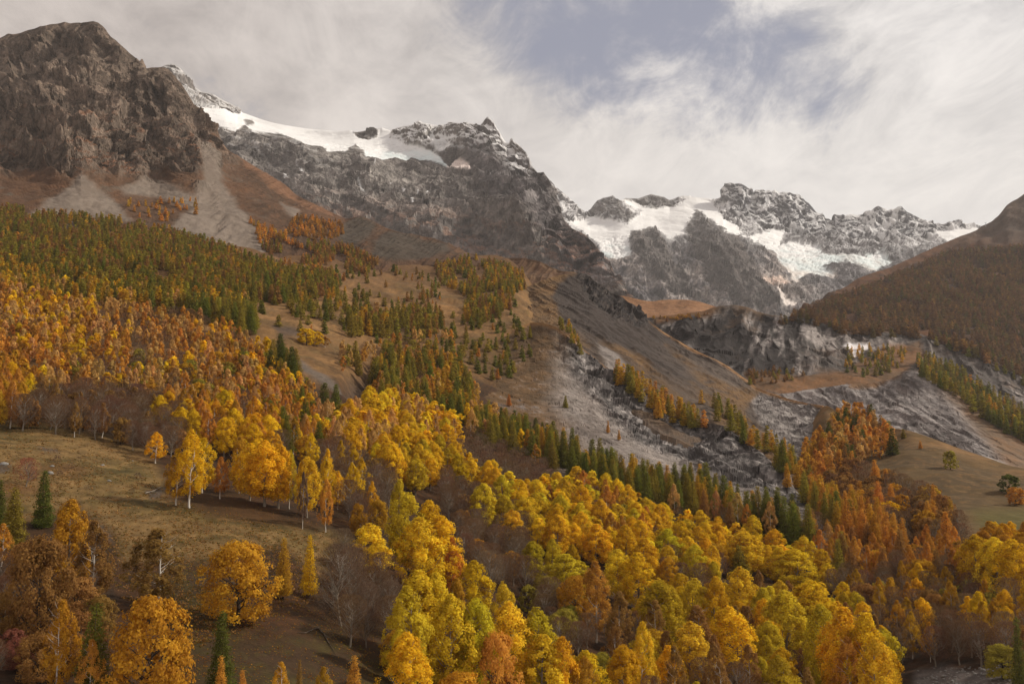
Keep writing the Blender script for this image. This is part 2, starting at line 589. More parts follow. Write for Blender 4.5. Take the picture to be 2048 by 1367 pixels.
    rock = lerp(rock, C(196, 182, 174), low * smooth(f1 + f2, -0.35, 0.3) * 0.75)
    vein = ridged(dipn * 1.7, 6)
    rock = rock * (0.75 + 0.5 * smooth(vein, 0.15, 0.7))[:, None]
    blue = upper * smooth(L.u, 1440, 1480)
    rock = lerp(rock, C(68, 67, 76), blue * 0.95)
    # fresh snow lies on ledges that face up and in the couloirs
    ledge = smooth(n[:, 2] + 0.22 * f2 + 0.18 * f1, 0.56, 0.74)
    chute = smooth(fbm(strata(q, 62, 5, 34, 8, .5, 6), 4, .5) + 0.7 * fbm(strata(q, -58, 5, 30, 8, .5, 6), 4, .5) + 0.3 * f1, 0.13, 0.24)
    chute = np.maximum(chute, smooth(fbm(strata(q, 8, 5, 52, 8, .6, 6), 4, .5) + 0.3 * f1, 0.16, 0.28))
    reach = smooth(L.v + 45 * f1 - smooth(L.u, 1600, 1700) * 22, 505, 445)
    dust = np.maximum(0.8 * ledge, 0.95 * chute) * reach * (1 - 0.85 * R)
    dust = np.maximum(dust, 0.35 * ledge * R * smooth(L.v, 480, 430))
    col = lerp(rock, WHITE, np.clip(dust, 0, 1) * 0.9)
    ice = lerp(WHITE, C(214, 222, 222), smooth(fbm(q * 12, 4) + (L.v - 490) / 60, -0.1, 0.6))
    crev = 0.8 * smooth(ridged(np.stack([q[:, 0] * 14, q[:, 1] * 9, q[:, 2] * 34], 1), 4), 0.45, 0.8) * smooth(L.v, 455, 490)
    ice = ice * (1 - 0.22 * crev[:, None])
    dirty = mask(L, [[(1522, 546), (1553, 550), (1585, 563), (1560, 572), (1540, 566), (1526, 560)]], 4, wob)
    ice = lerp(ice, C(226, 200, 186), 0.55 * smooth(f1 + (L.v - 520) / 60, -0.1, 0.6) * smooth(L.u, 1470, 1520))
    col = lerp(col, ice, S)
    col = lerp(col, C(228, 204, 190), dirty)
    con = 1 - 0.93 * np.clip(np.maximum(S, dust), 0, 1)
    L.build('snowy_mountain_range', MAT_FAR, col, con, flat=True)


# ---- the great rock face with the ice cap, left of centre
RIDGE2 = [(250, 200), (318, 140), (328, 131), (337, 128), (348, 128), (356, 133), (362, 138), (369, 146), (374, 152), (377, 160), (384, 168), (392, 177),
          (398, 180), (403, 184), (414, 186), (426, 188), (438, 195), (449, 202), (461, 207), (472, 213), (476, 213), (485, 224), (513, 234), (551, 245), (609, 257),
          (666, 262), (700, 262), (708, 265), (722, 263), (731, 261), (739, 259), (746, 256), (756, 258), (764, 255), (786, 262), (792, 256), (800, 254),
          (809, 252), (818, 251), (828, 248), (833, 243), (838, 241), (846, 246), (855, 247), (864, 249), (874, 250), (886, 249), (897, 248), (904, 244), (911, 247), (919, 248),
          (927, 248), (935, 245), (938, 250), (942, 254), (950, 253), (958, 254), (962, 248), (965, 245), (970, 238), (975, 233), (980, 235), (984, 241), (988, 244), (992, 252),
          (997, 261), (1003, 271), (1008, 280), (1013, 285), (1018, 286), (1021, 278), (1024, 276), (1029, 283), (1035, 287), (1041, 292), (1047, 299), (1053, 305), (1058, 315),
          (1062, 324), (1066, 334), (1075, 345), (1081, 345), (1087, 343.5), (1092, 352), (1098, 359), (1104, 370), (1110, 382), (1114, 395), (1117, 408), (1123, 425), (1129, 439),
          (1137, 448), (1144, 456), (1157, 463), (1170, 469), (1180, 478), (1190, 488), (1198, 500), (1205, 511), (1213, 517), (1220, 522), (1226, 538), (1231, 553),
          (1239, 566), (1247, 579), (1254, 591), (1275, 625)]
_u2 = np.arange(250, 1276, 5.0)
_v2 = np.interp(_u2, [a for a, _ in RIDGE2], [b for _, b in RIDGE2])
_v2 = np.convolve(np.pad(_v2, 10, 'edge'), np.hanning(21) / np.hanning(21).sum(), 'valid') + 11      # the shoulder just under the crest
_d2 = lambda u: float(np.interp(u, [250, 640, 780, 900, 960, 975, 1066, 1100, 1150, 1250, 1275], [4300, 4150, 3950, 3740, 3670, 3660, 3400, 3040, 2690, 2350, 2270]))
SHOULDER2 = [(u, v, _d2(u) - float(np.interp(u, [700, 960, 1100, 1250], [90, 40, 30, 15]))) for u, v in zip(_u2, _v2)]
L2 = Layer(lines([(250, 470, 2500), (450, 470, 2550), (700, 500, 2600), (950, 560, 2500), (1100, 590, 2350), (1200, 630, 2250), (1275, 680, 2200)],
                 [(250, 400, 2750), (450, 390, 2800), (700, 430, 2850), (950, 480, 2750), (1100, 530, 2530), (1200, 590, 2330), (1275, 660, 2230)],
                 [(250, 320, 3050), (450, 320, 3100), (700, 360, 3150), (950, 390, 3100), (1050, 420, 2900), (1120, 490, 2650), (1200, 560, 2380), (1275, 645, 2245)],
                 [(250, 270, 3400), (450, 265, 3450), (600, 288, 3480), (700, 308, 3500), (800, 322, 3520), (890, 335, 3500), (970, 310, 3500), (1030, 340, 3300), (1100, 420, 2900), (1200, 535, 2420), (1275, 635, 2255)],
                 SHOULDER2,
                 [(u, v, _d2(u)) for u, v in RIDGE2]),
           250, 1275, 1.8, (20, 34, 40, 44, 16), back=(700, 600))


def paint_face():
    L = L2
    q = L.B / 1000.0
    wob = 7 * fbm(q * 9.0, 4, 0.6) + 3 * fbm(q * 40, 3)
    cap = [[(393, 212), (405, 213), (460, 222), (480, 226), (486, 218), (520, 228), (551, 237), (609, 249), (666, 254), (703, 255), (706, 266), (712, 272), (735, 277), (753, 274),
            (757, 262), (758, 250), (766, 248), (784, 258), (778, 274), (800, 282), (830, 290), (862, 300), (880, 314), (900, 336), (884, 328), (860, 318), (840, 318),
            (825, 312), (812, 320), (790, 314), (765, 318), (745, 313), (728, 318), (716, 300), (700, 296), (690, 302), (655, 302), (640, 292), (615, 288),
            (590, 279), (560, 268), (530, 268), (505, 266), (490, 250), (470, 262), (440, 256), (420, 242)]]
    S = mask(L, cap, 1.8, wob * 0.8 * smooth(L.crest, 0.4, 1.2))
    nun = mask(L, [[(488, 240), (505, 240), (508, 248), (495, 250)], [(697, 296), (712, 286), (726, 300), (735, 318), (700, 318)]], 2.5, wob * 0.5)
    S = S * (1 - nun)
    dirty = mask(L, [[(893, 332), (905, 322), (920, 319), (936, 324), (946, 339), (920, 340)]], 2.5, wob * 0.4)
    pat = mask(L, [[(868, 292), (900, 290), (905, 296), (880, 300)]], 3, wob * 0.5)
    for pts, w, h in (([(975, 233), (985, 290), (1000, 340), (1030, 400)], 170, 130), ([(1087, 344), (1100, 400), (1135, 470), (1180, 530)], 120, 90),
                      ([(850, 262), (862, 290), (880, 318)], 90, 60), ([(711, 292), (718, 330), (735, 345)], 90, 80), ([(560, 268), (590, 300), (640, 340)], 110, 70),
                      ([(1030, 400), (1060, 460), (1090, 530)], 140, 70), ([(900, 345), (930, 400), (990, 470)], 150, 60), ([(780, 330), (810, 390), (870, 450)], 150, 55),
                      ([(660, 320), (720, 390), (800, 450)], 150, 60), ([(1062, 324), (1040, 370), (1060, 420)], 90, 60)):
        L.arete(pts, w, h)
    rough = 1 - 0.96 * np.maximum(S, mask(L, [[(a, b + 9) for a, b in cap[0]]], 9, wob * .4) * 0.85)
    tame = smooth(L.crest, 0.0, 0.6) * 0.93 + 0.07
    fall = np.stack([(L.B[:, 0] - 0.35 * L.B[:, 2]) / 1000 * 13, L.B[:, 2] / 1000 * 4.5, q[:, 1] * 3], 1) + 0.6 * fbm(q * 5, 3)[:, None]
    bed = np.stack([q[:, 0] * 4, q[:, 1] * 4, (q[:, 2] + 0.28 * q[:, 0]) * 26], 1) + 0.5 * fbm(q * 6, 3)[:, None]
    L.push(((ridged(fall, 5, 0.45) - 0.35) * 12 + (ridged(strata(q, 24, 3.5, 11, 4, .4, 5), 4, 0.45) - 0.35) * 30 + facets(strata(q, 28, 5, 12, 7, .5, 6), 4) * 21 + facets(strata(q, 34, 16, 36, 18, .5, 12), 5) * 8 + facets(strata(q, 30, 50, 90, 50, .4, 24), 6) * 2.6) * rough * tame)
    L.push((fbm(q * 4, 2) * 12 + fbm(np.stack([q[:, 0] * 8, q[:, 1] * 8, q[:, 2] * 30], 1), 3) * 2 - ridged(np.stack([q[:, 0] * 14, q[:, 1] * 9, q[:, 2] * 50], 1), 4) * 6 * smooth(L.v, 278, 296)) * S)
    n = L.normals()
    f1, f2, f3 = fbm(q * 7, 5), fbm(q * 34, 4, 0.6), fbm(q * 90, 3, 0.6)
    rock = lerp(C(112, 104, 100), C(152, 144, 138), smooth(f1 + 0.6 * f2, -0.45, 0.5))
    rock = rock * (0.72 + 0.5 * smooth(fbm(strata(q, 24, 9, 60, 9, .3, 7), 6, .6), -0.4, 0.4))[:, None]
    rock = rock * (0.85 + 0.3 * smooth(fbm(bed * 1.4, 4), -0.4, 0.4))[:, None]
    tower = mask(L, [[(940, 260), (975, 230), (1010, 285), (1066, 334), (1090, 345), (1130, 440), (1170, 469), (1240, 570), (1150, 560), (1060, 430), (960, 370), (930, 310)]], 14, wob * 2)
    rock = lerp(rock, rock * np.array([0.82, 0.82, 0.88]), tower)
    brown = smooth(n[:, 2] + 0.5 * f1 + 0.35 * f2, 0.45, 0.85) * smooth(L.v - 0.10 * (L.u - 600) + 20 * f1, 360, 450)
    col = lerp(rock, C(150, 102, 72), np.clip(brown, 0, 1) * 0.55)
    ledge = smooth(n[:, 2] + 0.25 * f2 + 0.15 * f3, 0.46, 0.66)
    top = smooth(L.v + 10 * f1 + 0.12 * np.maximum(L.u - 960, 0) * 0, 318, 280) * smooth(L.u, 740, 800) + smooth(L.v + 8 * f1, 360, 320) * smooth(L.u, 1000, 1030) * smooth(L.u, 1080, 1055)
    ledge = np.maximum(ledge, 0.9 * smooth(n[:, 2] + 0.4 * f2 + 0.3 * f1, 0.30, 0.52) * smooth(L.v, 312, 285) * smooth(L.u, 770, 800))
    top = np.maximum(np.clip(top, 0, 1) * 0.95, 0.6 * smooth(L.u, 500, 470) * smooth(L.v, 235, 215))
    low = 0.42 * smooth(fbm(strata(q, 12, 8, 60, 8, .5, 8), 4, .6), 0.05, 0.3) * smooth(L.v, 335, 290) * smooth(L.u, 820, 760)
    dust = ledge * np.maximum(top, low)
    falls = mask(L, [[(782, 358), (787, 358), (784, 366), (780, 368)], [(716, 360), (722, 366), (730, 375), (724, 374)], [(818, 394), (824, 398), (831, 414), (826, 412)],
                     [(856, 374), (862, 372), (858, 380), (853, 384)], [(568, 352), (576, 350), (574, 362), (566, 362)], [(592, 322), (600, 330), (618, 345), (606, 344)],
                     [(804, 380), (810, 386), (806, 388)], [(538, 322), (544, 324), (541, 334)], [(836, 380), (838, 388), (834, 386)], [(745, 320), (752, 326), (748, 336)]], 1.6, wob * 0.35)
    dust = np.clip(np.maximum(dust, falls * 0.9), 0, 1)
    col = lerp(col, WHITE, dust * 0.92)
    ice = lerp(WHITE, C(216, 225, 226), smooth(fbm(q * 14, 4) + (L.v - 300) / 30, -0.2, 0.7) * smooth(L.u, 640, 720))
    ice = ice * (1 - 0.15 * smooth(ridged(np.stack([q[:, 0] * 10, q[:, 1] * 6, q[:, 2] * 40], 1), 4), 0.5, 0.8))[:, None]
    col = lerp(col, ice, np.maximum(S, pat))
    col = lerp(col, C(222, 206, 198), dirty)
    con = 1 - 0.93 * np.clip(S + dust + dirty, 0, 1)
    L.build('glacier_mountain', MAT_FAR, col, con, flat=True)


# ---- the brown mountain on the left, running out into mounds on the right
RIDGE3 = [(-330, 190), (-250, 150), (-150, 118), (-60, 92), (0, 76), (17, 68), (26, 69), (38, 67), (57, 60), (68, 58), (80, 53), (99, 49), (114, 48), (129, 44.5), (140, 47), (152, 46), (170, 45), (186, 43),
          (196, 46), (205, 53), (213, 63), (222, 74), (232, 81), (243, 91), (252, 99), (262, 108), (272, 116), (280, 124), (284, 117), (288, 128), (293, 137), (304, 135), (315, 135),
          (323, 134), (337, 138), (344, 145), (350, 152), (358, 162), (365, 171), (372, 181), (380, 194), (387, 206), (394, 217), (403, 224), (411, 230), (419, 238), (426, 247), (432, 256), (437, 266),
          (441, 281), (456, 300), (494, 323), (532, 346), (570, 369), (593, 390), (628, 407), (662, 424), (680, 432), (690, 437), (700, 436), (712, 434), (725, 433), (736, 437), (752, 446), (771, 455), (790, 461), (828, 471),
          (862, 475), (875, 479), (889, 484), (916, 498), (942, 507), (980, 514), (1010, 515), (1049, 516), (1079, 522), (1106, 536), (1125, 542), (1148, 543), (1200, 570), (1260, 615)]
L3 = Layer(lines([(-330, 430, 900), (0, 470, 1000), (250, 490, 1060), (500, 535, 1130), (700, 560, 1180), (900, 560, 1240), (1100, 575, 1270), (1260, 660, 1250)],
                 [(-330, 380, 1050), (0, 410, 1120), (250, 430, 1190), (400, 440, 1240), (500, 460, 1260), (600, 472, 1290), (700, 490, 1290), (800, 500, 1290), (900, 520, 1290), (1100, 553, 1300), (1260, 640, 1270)],
                 [(-330, 310, 1250), (0, 335, 1290), (163, 345, 1330), (300, 370, 1390), (400, 360, 1450), (500, 395, 1450), (600, 430, 1440), (700, 462, 1400), (800, 482, 1360), (900, 504, 1330), (1100, 546, 1315), (1260, 630, 1280)],
                 [(u, v, float(np.interp(u, [-330, 200, 300, 440, 600, 700, 850, 1000, 1150, 1260], [1900, 1850, 1820, 1760, 1640, 1540, 1430, 1350, 1325, 1290]))) for u, v in RIDGE3]),
           -300, 1250, 1.6, (22, 50, 165), back=(450, 420))


def paint_left_mountain():
    L = L3
    q = L.B / 1000.0
    wob = 12 * fbm(q * 14, 4, 0.6) + 4 * fbm(q * 60, 3)
    cliff = mask(L, [[(-320, 40), (0, 40), (200, 30), (300, 120), (350, 140), (445, 285), (470, 330), (440, 330), (410, 300), (400, 330), (405, 372), (380, 352), (330, 345), (250, 350),
                      (235, 360), (170, 345), (140, 350), (110, 330), (60, 330), (0, 350), (-320, 330)]], 16, wob * 2.4)
    scree = mask(L, [[(163, 345), (185, 365), (225, 395), (265, 440), (120, 450), (30, 440), (75, 415), (130, 375)],
                     [(395, 255), (420, 270), (440, 300), (440, 340), (450, 370), (475, 405), (520, 470), (560, 560), (430, 540), (330, 462), (390, 410), (340, 400), (250, 385), (240, 372), (300, 360), (385, 385), (408, 365), (404, 320)],
                     [(560, 400), (600, 420), (590, 440), (565, 420)], [(600, 440), (650, 470), (620, 475)]], 7, wob * 0.7)
    for pts, w, h in (([(190, 45), (170, 130), (150, 220), (110, 320)], 70, 64), ([(90, 52), (70, 140), (30, 240)], 70, 64), ([(280, 124), (300, 200), (330, 280), (390, 340)], 60, 57),
                      ([(230, 90), (240, 180), (225, 270), (240, 340)], 60, 53), ([(350, 152), (400, 230), (440, 290)], 50, 45), ([(60, 180), (110, 230), (165, 340)], 55, 53),
                      ([(150, 150), (190, 220), (280, 300), (350, 340)], 60, 49), ([(300, 180), (350, 250), (400, 300)], 50, 41)):
        L.arete(pts, w, h)
    tame = smooth(L.crest, 0.0, 0.10) * 0.93 + 0.07
    dirx = L.B[:, 0] - 0.30 * L.B[:, 2]
    fall = np.stack([dirx / 1000 * 20, L.B[:, 2] / 1000 * 6.0, q[:, 1] * 4], 1) + 0.7 * fbm(q * 7, 4)[:, None]
    dip = np.stack([(q[:, 0] * 0.6 + q[:, 2] * 0.8) * 34, (q[:, 2] * 0.6 - q[:, 0] * 0.8) * 6, q[:, 1] * 6], 1) + 0.7 * fbm(q * 9, 3)[:, None]
    L.push(((ridged(fall, 5, 0.45) - 0.35) * 11 + (ridged(strata(q, 50, 6, 19, 7, .5, 8), 4, 0.45) - 0.35) * 30 + facets(strata(q, 52, 10, 26, 14, .6, 9), 7) * 13 + facets(strata(q, 48, 30, 72, 36, .5, 20), 8) * 5 + facets(strata(q, 55, 90, 180, 100, .4, 40), 9) * 1.8) * cliff * tame)
    open_ = 1 - cliff
    gul = ridged(np.stack([(L.B[:, 0] - 0.5 * L.B[:, 2]) / 1000 * 42, q[:, 2] * 3, q[:, 1] * 3], 1) + 0.4 * fbm(q * 8, 3)[:, None], 4)
    L.push((fbm(q * 10, 5) * 11 + fbm(q * 50, 4) * 2.2 + (gul - 0.4) * 4 * (1 - scree)) * open_ * tame)
    stream = mask(L, [[(405, 290), (420, 290), (440, 400), (460, 480), (430, 480), (425, 400)]], 10, wob)
    L.push(-(ridged(np.stack([(L.B[:, 0]) / 1000 * 60, q[:, 2] * 8, q[:, 1] * 3], 1), 4) - 0.3) * 6 * stream)
    n = L.normals()
    f1, f2, f3 = fbm(q * 9, 5), fbm(q * 45, 4, 0.6), fbm(q * 140, 3, 0.6)
    rock = lerp(C(106, 90, 78), C(152, 132, 116), smooth(f1 + 0.7 * f2, -0.5, 0.5))
    rock = rock * (0.66 + 0.5 * smooth(fbm(strata(q, 50, 14, 80, 14, .4, 12), 6, .6), -0.4, 0.4))[:, None] * 0.92
    rust = smooth(n[:, 2] + 0.55 * f1 + 0.35 * f2, 0.55, 0.95) * smooth(L.v + 25 * f1, 150, 330)
    rock = lerp(rock, C(136, 84, 50), np.clip(rust, 0, 1) * 0.75)
    turf = lerp(C(128, 80, 46), C(100, 68, 46), smooth(f1 + 0.5 * f2, -0.3, 0.5))
    turf = lerp(turf, C(164, 100, 56), smooth(f2 + f3, 0.0, 0.7) * 0.6)
    bright = mask(L, [[(432, 285), (445, 290), (500, 325), (600, 395), (680, 432), (640, 425), (560, 385), (490, 335)]], 5, wob * 0.4)
    turf = lerp(turf, C(176, 110, 66), bright * 0.8)
    gstone = smooth(fbm(q * 22, 4) + 0.5 * f2, 0.15, 0.5) * smooth(L.u, 700, 300)
    turf = lerp(turf, C(120, 104, 94), gstone * 0.7)
    mound = mask(L, [[(690, 445), (700, 436), (725, 433), (752, 447), (740, 470), (700, 490), (680, 470)], [(760, 470), (790, 461), (828, 471), (889, 484), (905, 500), (850, 515), (780, 520), (740, 510)]], 6, wob * 0.5)
    turf = lerp(turf, C(96, 80, 70), mound * 0.85)
    turf = lerp(turf, C(160, 116, 76), smooth(L.u, 880, 1000) * 0.5 * smooth(f2, -0.3, 0.4))
    turf = lerp(turf, np.repeat(turf.mean(1, keepdims=True), 3, 1), np.full(len(turf), 0.30)) * np.array([0.68, 0.72, 0.66])
    col = lerp(turf, rock, cliff)
    sc = lerp(C(122, 109, 98), C(142, 128, 116), smooth(f1 + f3, -0.4, 0.4))
    sc = lerp(sc, C(120, 106, 96), stream * smooth(gul, 0.3, 0.7) * 0.6)
    col = lerp(col, sc, scree * 0.9)
    con = 1 - 0.55 * scree
    L.build('left_brown_mountain', MAT_CLIFF, col, con * (0.25 + 0.75 * cliff), flat=True)


# ---- grass knoll and, in front of it, the dark badland cliffs
LK = Layer(lines([(1200, 680, 1600), (1290, 665, 1590), (1400, 650, 1580), (1520, 680, 1560)],
                 [(1200, 600, 1900), (1251, 592, 1900), (1271, 597, 1900), (1290, 601, 1900), (1307, 602, 1900), (1320, 600, 1900), (1338, 599, 1900), (1355, 599, 1900), (1368, 599, 1900), (1389, 601, 1900),
                  (1409, 606, 1900), (1425, 611, 1900), (1440, 616, 1890), (1470, 640, 1850), (1520, 660, 1800)]), 1200, 1520, 1.6, (46,), back=(250, 90), soft=(1,))


def paint_knoll():
    L = LK
    q = L.B / 1000.0
    L.push((fbm(q * 12, 4) * 9 + fbm(q * 60, 4) * 1.5) * smooth(L.crest, 0, 0.15))
    f = fbm(q * 22, 5) + 0.5 * fbm(q * 90, 3)
    col = lerp(C(156, 114, 80), C(128, 90, 60), smooth(f, -0.4, 0.4))
    col = lerp(col, C(150, 96, 40), smooth(L.v + 8 * f, 632, 645))
    L.build('grass_knoll', MAT_MID, col)


RIDGE4 = [(1240, 640), (1292, 636), (1310, 634), (1333, 632), (1355, 628), (1379, 625), (1409, 621), (1425, 615), (1440, 611.5), (1455, 609.5), (1471, 609), (1491, 613), (1502, 617), (1512, 622), (1527, 626), (1542, 630), (1555, 631), (1568, 634), (1578, 633),
          (1588, 633), (1606, 635), (1624, 636), (1640, 643), (1655, 650), (1670, 653), (1686, 654), (1693, 659), (1701, 666), (1712, 667), (1727, 667), (1748, 665), (1768, 663), (1783, 666), (1798, 668),
          (1815, 666), (1829, 664), (1840, 667), (1850, 671), (1873, 681), (1896, 691), (1920, 696), (1947, 703), (1972, 715), (1998, 731), (2025, 743), (2048, 756), (2120, 800), (2330, 900)]
L4 = Layer(lines([(1240, 740, 1290), (1480, 850, 1080), (1600, 870, 1070), (1800, 880, 1090), (2048, 940, 1060), (2330, 1000, 1000)],
                 [(1240, 700, 1420), (1400, 720, 1340), (1496, 756, 1270), (1600, 752, 1290), (1706, 740, 1320), (1800, 745, 1330), (1900, 775, 1300), (2048, 850, 1230), (2330, 950, 1150)],
                 [(u, v, float(np.interp(u, [1240, 1500, 1700, 1850, 2048, 2330], [1500, 1520, 1530, 1520, 1440, 1350]))) for u, v in RIDGE4]), 1240, 2330, 1.7, (46, 96), back=(300, 190))


def paint_badlands():
    L = L4
    q = L.B / 1000.0
    wob = 9 * fbm(q * 16, 4, 0.6) + 4 * fbm(q * 60, 3)
    grassy = mask(L, [[(1490, 752), (1540, 745), (1600, 748), (1700, 735), (1750, 700), (1840, 680), (1850, 720), (1800, 750), (1780, 775), (1600, 790), (1500, 775)],
                      [(1850, 712), (1930, 760), (2048, 850), (2330, 980), (2200, 1000), (1980, 850), (1900, 800), (1830, 760)],
                      [(1310, 634), (1420, 612), (1440, 612), (1420, 628), (1360, 640), (1310, 645)], [(1460, 608), (1500, 613), (1560, 632), (1500, 622)]], 6, wob)
    # beds dip down to the left: gullies run with them
    c, s = math.cos(math.radians(58)), math.sin(math.radians(58))
    a = q[:, 0] * s - q[:, 2] * c
    b = q[:, 0] * c + q[:, 2] * s
    bed = np.stack([a * 34, b * 5.5, q[:, 1] * 8], 1) + 0.9 * fbm(q * 10, 4)[:, None]
    fine = np.stack([a * 120, b * 10, q[:, 1] * 16], 1) + 0.9 * fbm(q * 26, 3)[:, None]
    tame = smooth(L.crest, 0, 0.07) * 0.85 + 0.15
    L.push(((ridged(strata(q, -56, 4, 15, 6, .4, 9), 4, .45) - 0.35) * 16 + facets(strata(q, -56, 16, 46, 20, .4, 12), 10) * 4.5 + fbm(strata(q, -56, 4.5, 64, 8, .28, 12), 4) * 2) * (1 - grassy) * tame)
    L.push((fbm(q * 18, 5) * 7) * grassy * tame)
    n = L.normals()
    f1, f2, f3 = fbm(q * 12, 5), fbm(q * 60, 4, 0.6), fbm(q * 160, 3)
    dark = smooth(L.u + 110 * f1 + 0.4 * (L.v - 680), 1690, 1540)
    slab = smooth(fbm(strata(q, -56, 4.5, 64, 8, .28, 12), 5, .6) + 0.5 * fbm(strata(q, -56, 3, 15, 5, .4, 8), 3), 0.0, 0.30)
    rock = lerp(C(92, 84, 80), C(164, 153, 147), slab)
    drk = lerp(C(50, 44, 43), C(172, 162, 157), slab * smooth(fbm(strata(q, -56, 4, 16, 5, .5, 8), 3), -0.10, 0.12) * 0.8)
    rock = lerp(rock, drk, dark * 0.92)
    rock = rock * (0.82 + 0.36 * smooth(f2 + 0.6 * f3, -0.5, 0.5))[:, None]
    rock = lerp(rock, C(128, 104, 84), smooth(f1 + 0.4 * f2, 0.1, 0.5) * 0.5)
    white = mask(L, [[(1685, 694), (1705, 690), (1743, 690), (1735, 702), (1703, 712)]], 3, wob * 0.3)
    rock = lerp(rock, C(214, 208, 208), white)
    turf = lerp(C(134, 94, 58), C(104, 80, 58), smooth(f1 + f2, -0.4, 0.4))
    L.build('badland_cliffs', MAT_SHALE, lerp(rock, turf, grassy * smooth(f2 + 1.1, 0.4, 1.0)), (1 - 0.4 * white) * (1 - 0.6 * grassy), flat=True)


# ---- light badland hill in the ravine on the right
RIDGE5 = [(1380, 800), (1480, 782), (1520, 786), (1560, 788), (1620, 778), (1660, 772), (1706, 767), (1730, 766), (1752, 763), (1770, 760), (1783, 756), (1800, 749), (1812, 742), (1819, 741), (1832, 742), (1844, 746), (1857, 755), (1870, 766), (1890, 776), (1911, 786),
          (1930, 798), (1947, 808), (1972, 817), (1998, 828), (2025, 842), (2048, 854), (2120, 890), (2330, 980)]
L5 = Layer(lines([(1380, 950, 760), (1600, 960, 760), (1800, 960, 740), (2048, 1010, 680), (2330, 1060, 640)],
                 [(1380, 870, 930), (1600, 870, 910), (1800, 850, 900), (1900, 880, 870), (2048, 940, 800), (2330, 1030, 700)],
                 [(u, v, float(np.interp(u, [1380, 1600, 1815, 2048, 2330], [1010, 1010, 1010, 930, 800]))) for u, v in RIDGE5]), 1380, 2330, 1.6, (40, 76), back=(120, 90))


def paint_badland_hill():
    L = L5
    q = L.B / 1000.0
    wob = 7 * fbm(q * 22, 4, 0.6) + 3 * fbm(q * 90, 3)
    ang = math.radians(-52)
    a = q[:, 0] * math.cos(ang) - q[:, 2] * math.sin(ang)
    b = q[:, 0] * math.sin(ang) + q[:, 2] * math.cos(ang)
    bed = np.stack([b * 16, a * 62, q[:, 1] * 12], 1) + 0.9 * fbm(q * 14, 4)[:, None]
    fall = np.stack([(q[:, 0] + 0.55 * q[:, 2]) * 60, q[:, 2] * 9, q[:, 1] * 8], 1) + 0.7 * fbm(q * 16, 4)[:, None]
    L.arete([(1819, 742), (1800, 790), (1760, 850)], 45, 16)
    L.arete([(1844, 746), (1890, 800), (1910, 850), (1970, 900)], 40, 16)
    L.arete([(1706, 767), (1690, 800), (1640, 850)], 40, 12)
    tame = smooth(L.crest, 0, 0.07) * 0.85 + 0.15
    right = smooth(L.u - 0.9 * (L.v - 780), 1855, 1905)
    L.push(((ridged(strata(q, 62, 6, 30, 9, .5, 10), 3, 0.45) - 0.35) * 4 + facets(strata(q, 58, 30, 80, 34, .4, 16), 11) * 2.6 + facets(strata(q, 58, 90, 200, 90, .4, 30), 12) * 0.9) * tame * (1 - 0.75 * right))
    n = L.normals()
    f1, f2, f3 = fbm(q * 18, 5), fbm(q * 80, 4, 0.6), fbm(q * 240, 3)
    st = smooth(fbm(strata(q, 62 - 30 * smooth(L.u, 1760, 1640), 9, 130, 14, .5, 14), 5, .62) + 0.5 * fbm(strata(q, 62, 5, 34, 10, .5, 9), 3), -0.32, 0.34)
    rock = lerp(C(104, 95, 92), C(170, 161, 157), st)
    rock = lerp(rock, C(112, 100, 96), smooth(f1 + 0.4 * f2, 0.05, 0.5) * 0.6)
    rock = rock * (0.82 + 0.36 * smooth(f2 + 0.6 * f3, -0.5, 0.5))[:, None]
    turf = lerp(C(138, 102, 68), C(112, 90, 68), smooth(f1 + f2, -0.4, 0.4))
    g = np.clip(right + mask(L, [[(1700, 762), (1760, 760), (1819, 740), (1800, 758), (1740, 775), (1700, 776)], [(1450, 776), (1560, 786), (1540, 800), (1450, 800)]], 5, wob), 0, 1)
    L.build('badland_hill', MAT_SHALE, lerp(rock, turf, g * 0.9), 1 - 0.6 * g, flat=True)


# ---- rust-coloured larch hill on the right
RIDGE6 = [(1440, 690), (1540, 655), (1588, 629), (1614, 613), (1635, 603), (1660, 589), (1691, 573), (1716, 556), (1742, 546), (1783, 533), (1819, 518), (1849, 503), (1870, 493), (1890, 485), (1921, 472), (1952, 461), (1965, 452), (1983, 443), (1995, 433),
          (2003, 425), (2013, 410), (2022, 403), (2034, 397), (2048, 388), (2075, 368), (2150, 325), (2350, 240)]
L6 = Layer(lines([(1440, 760, 1680), (1600, 720, 1700), (1800, 760, 1690), (2048, 860, 1650), (2350, 940, 1600)],
                 [(1440, 720, 1900), (1600, 650, 1980), (1800, 620, 2150), (2048, 600, 2250), (2350, 560, 2300)],
                 [(u, v, float(np.interp(u, [1440, 1588, 1700, 1900, 2048, 2350], [2100, 2250, 2550, 2900, 3000, 3050]))) for u, v in RIDGE6]), 1440, 2350, 3.2, (40, 60), back=(700, 400))


def paint_right_hill():
    L = L6
    q = L.B / 1000.0
    tame = smooth(L.crest, 0, 0.08) * 0.85 + 0.15
    fall = np.stack([(q[:, 0] + 0.4 * q[:, 2]) * 9, q[:, 2] * 3, q[:, 1] * 2], 1) + 0.6 * fbm(q * 4, 3)[:, None]
    L.push(((ridged(fall, 5) - 0.35) * 16 + (ridged(q * 9, 6, 0.5) - 0.35) * 18) * tame)
    f1, f2 = fbm(q * 8, 5), fbm(q * 40, 4)
    turf = lerp(C(104, 66, 38), C(86, 62, 46), smooth(f1 + f2, -0.4, 0.4))
    rock = lerp(C(88, 76, 68), C(112, 94, 80), smooth(f2, -0.3, 0.3))
    hi = smooth(L.v + 0.0 * L.u + 30 * f1, 500, 455) * smooth(L.u, 1850, 1950)
    L.build('right_forest_hill', MAT_MID, lerp(turf, rock, hi * 0.8))


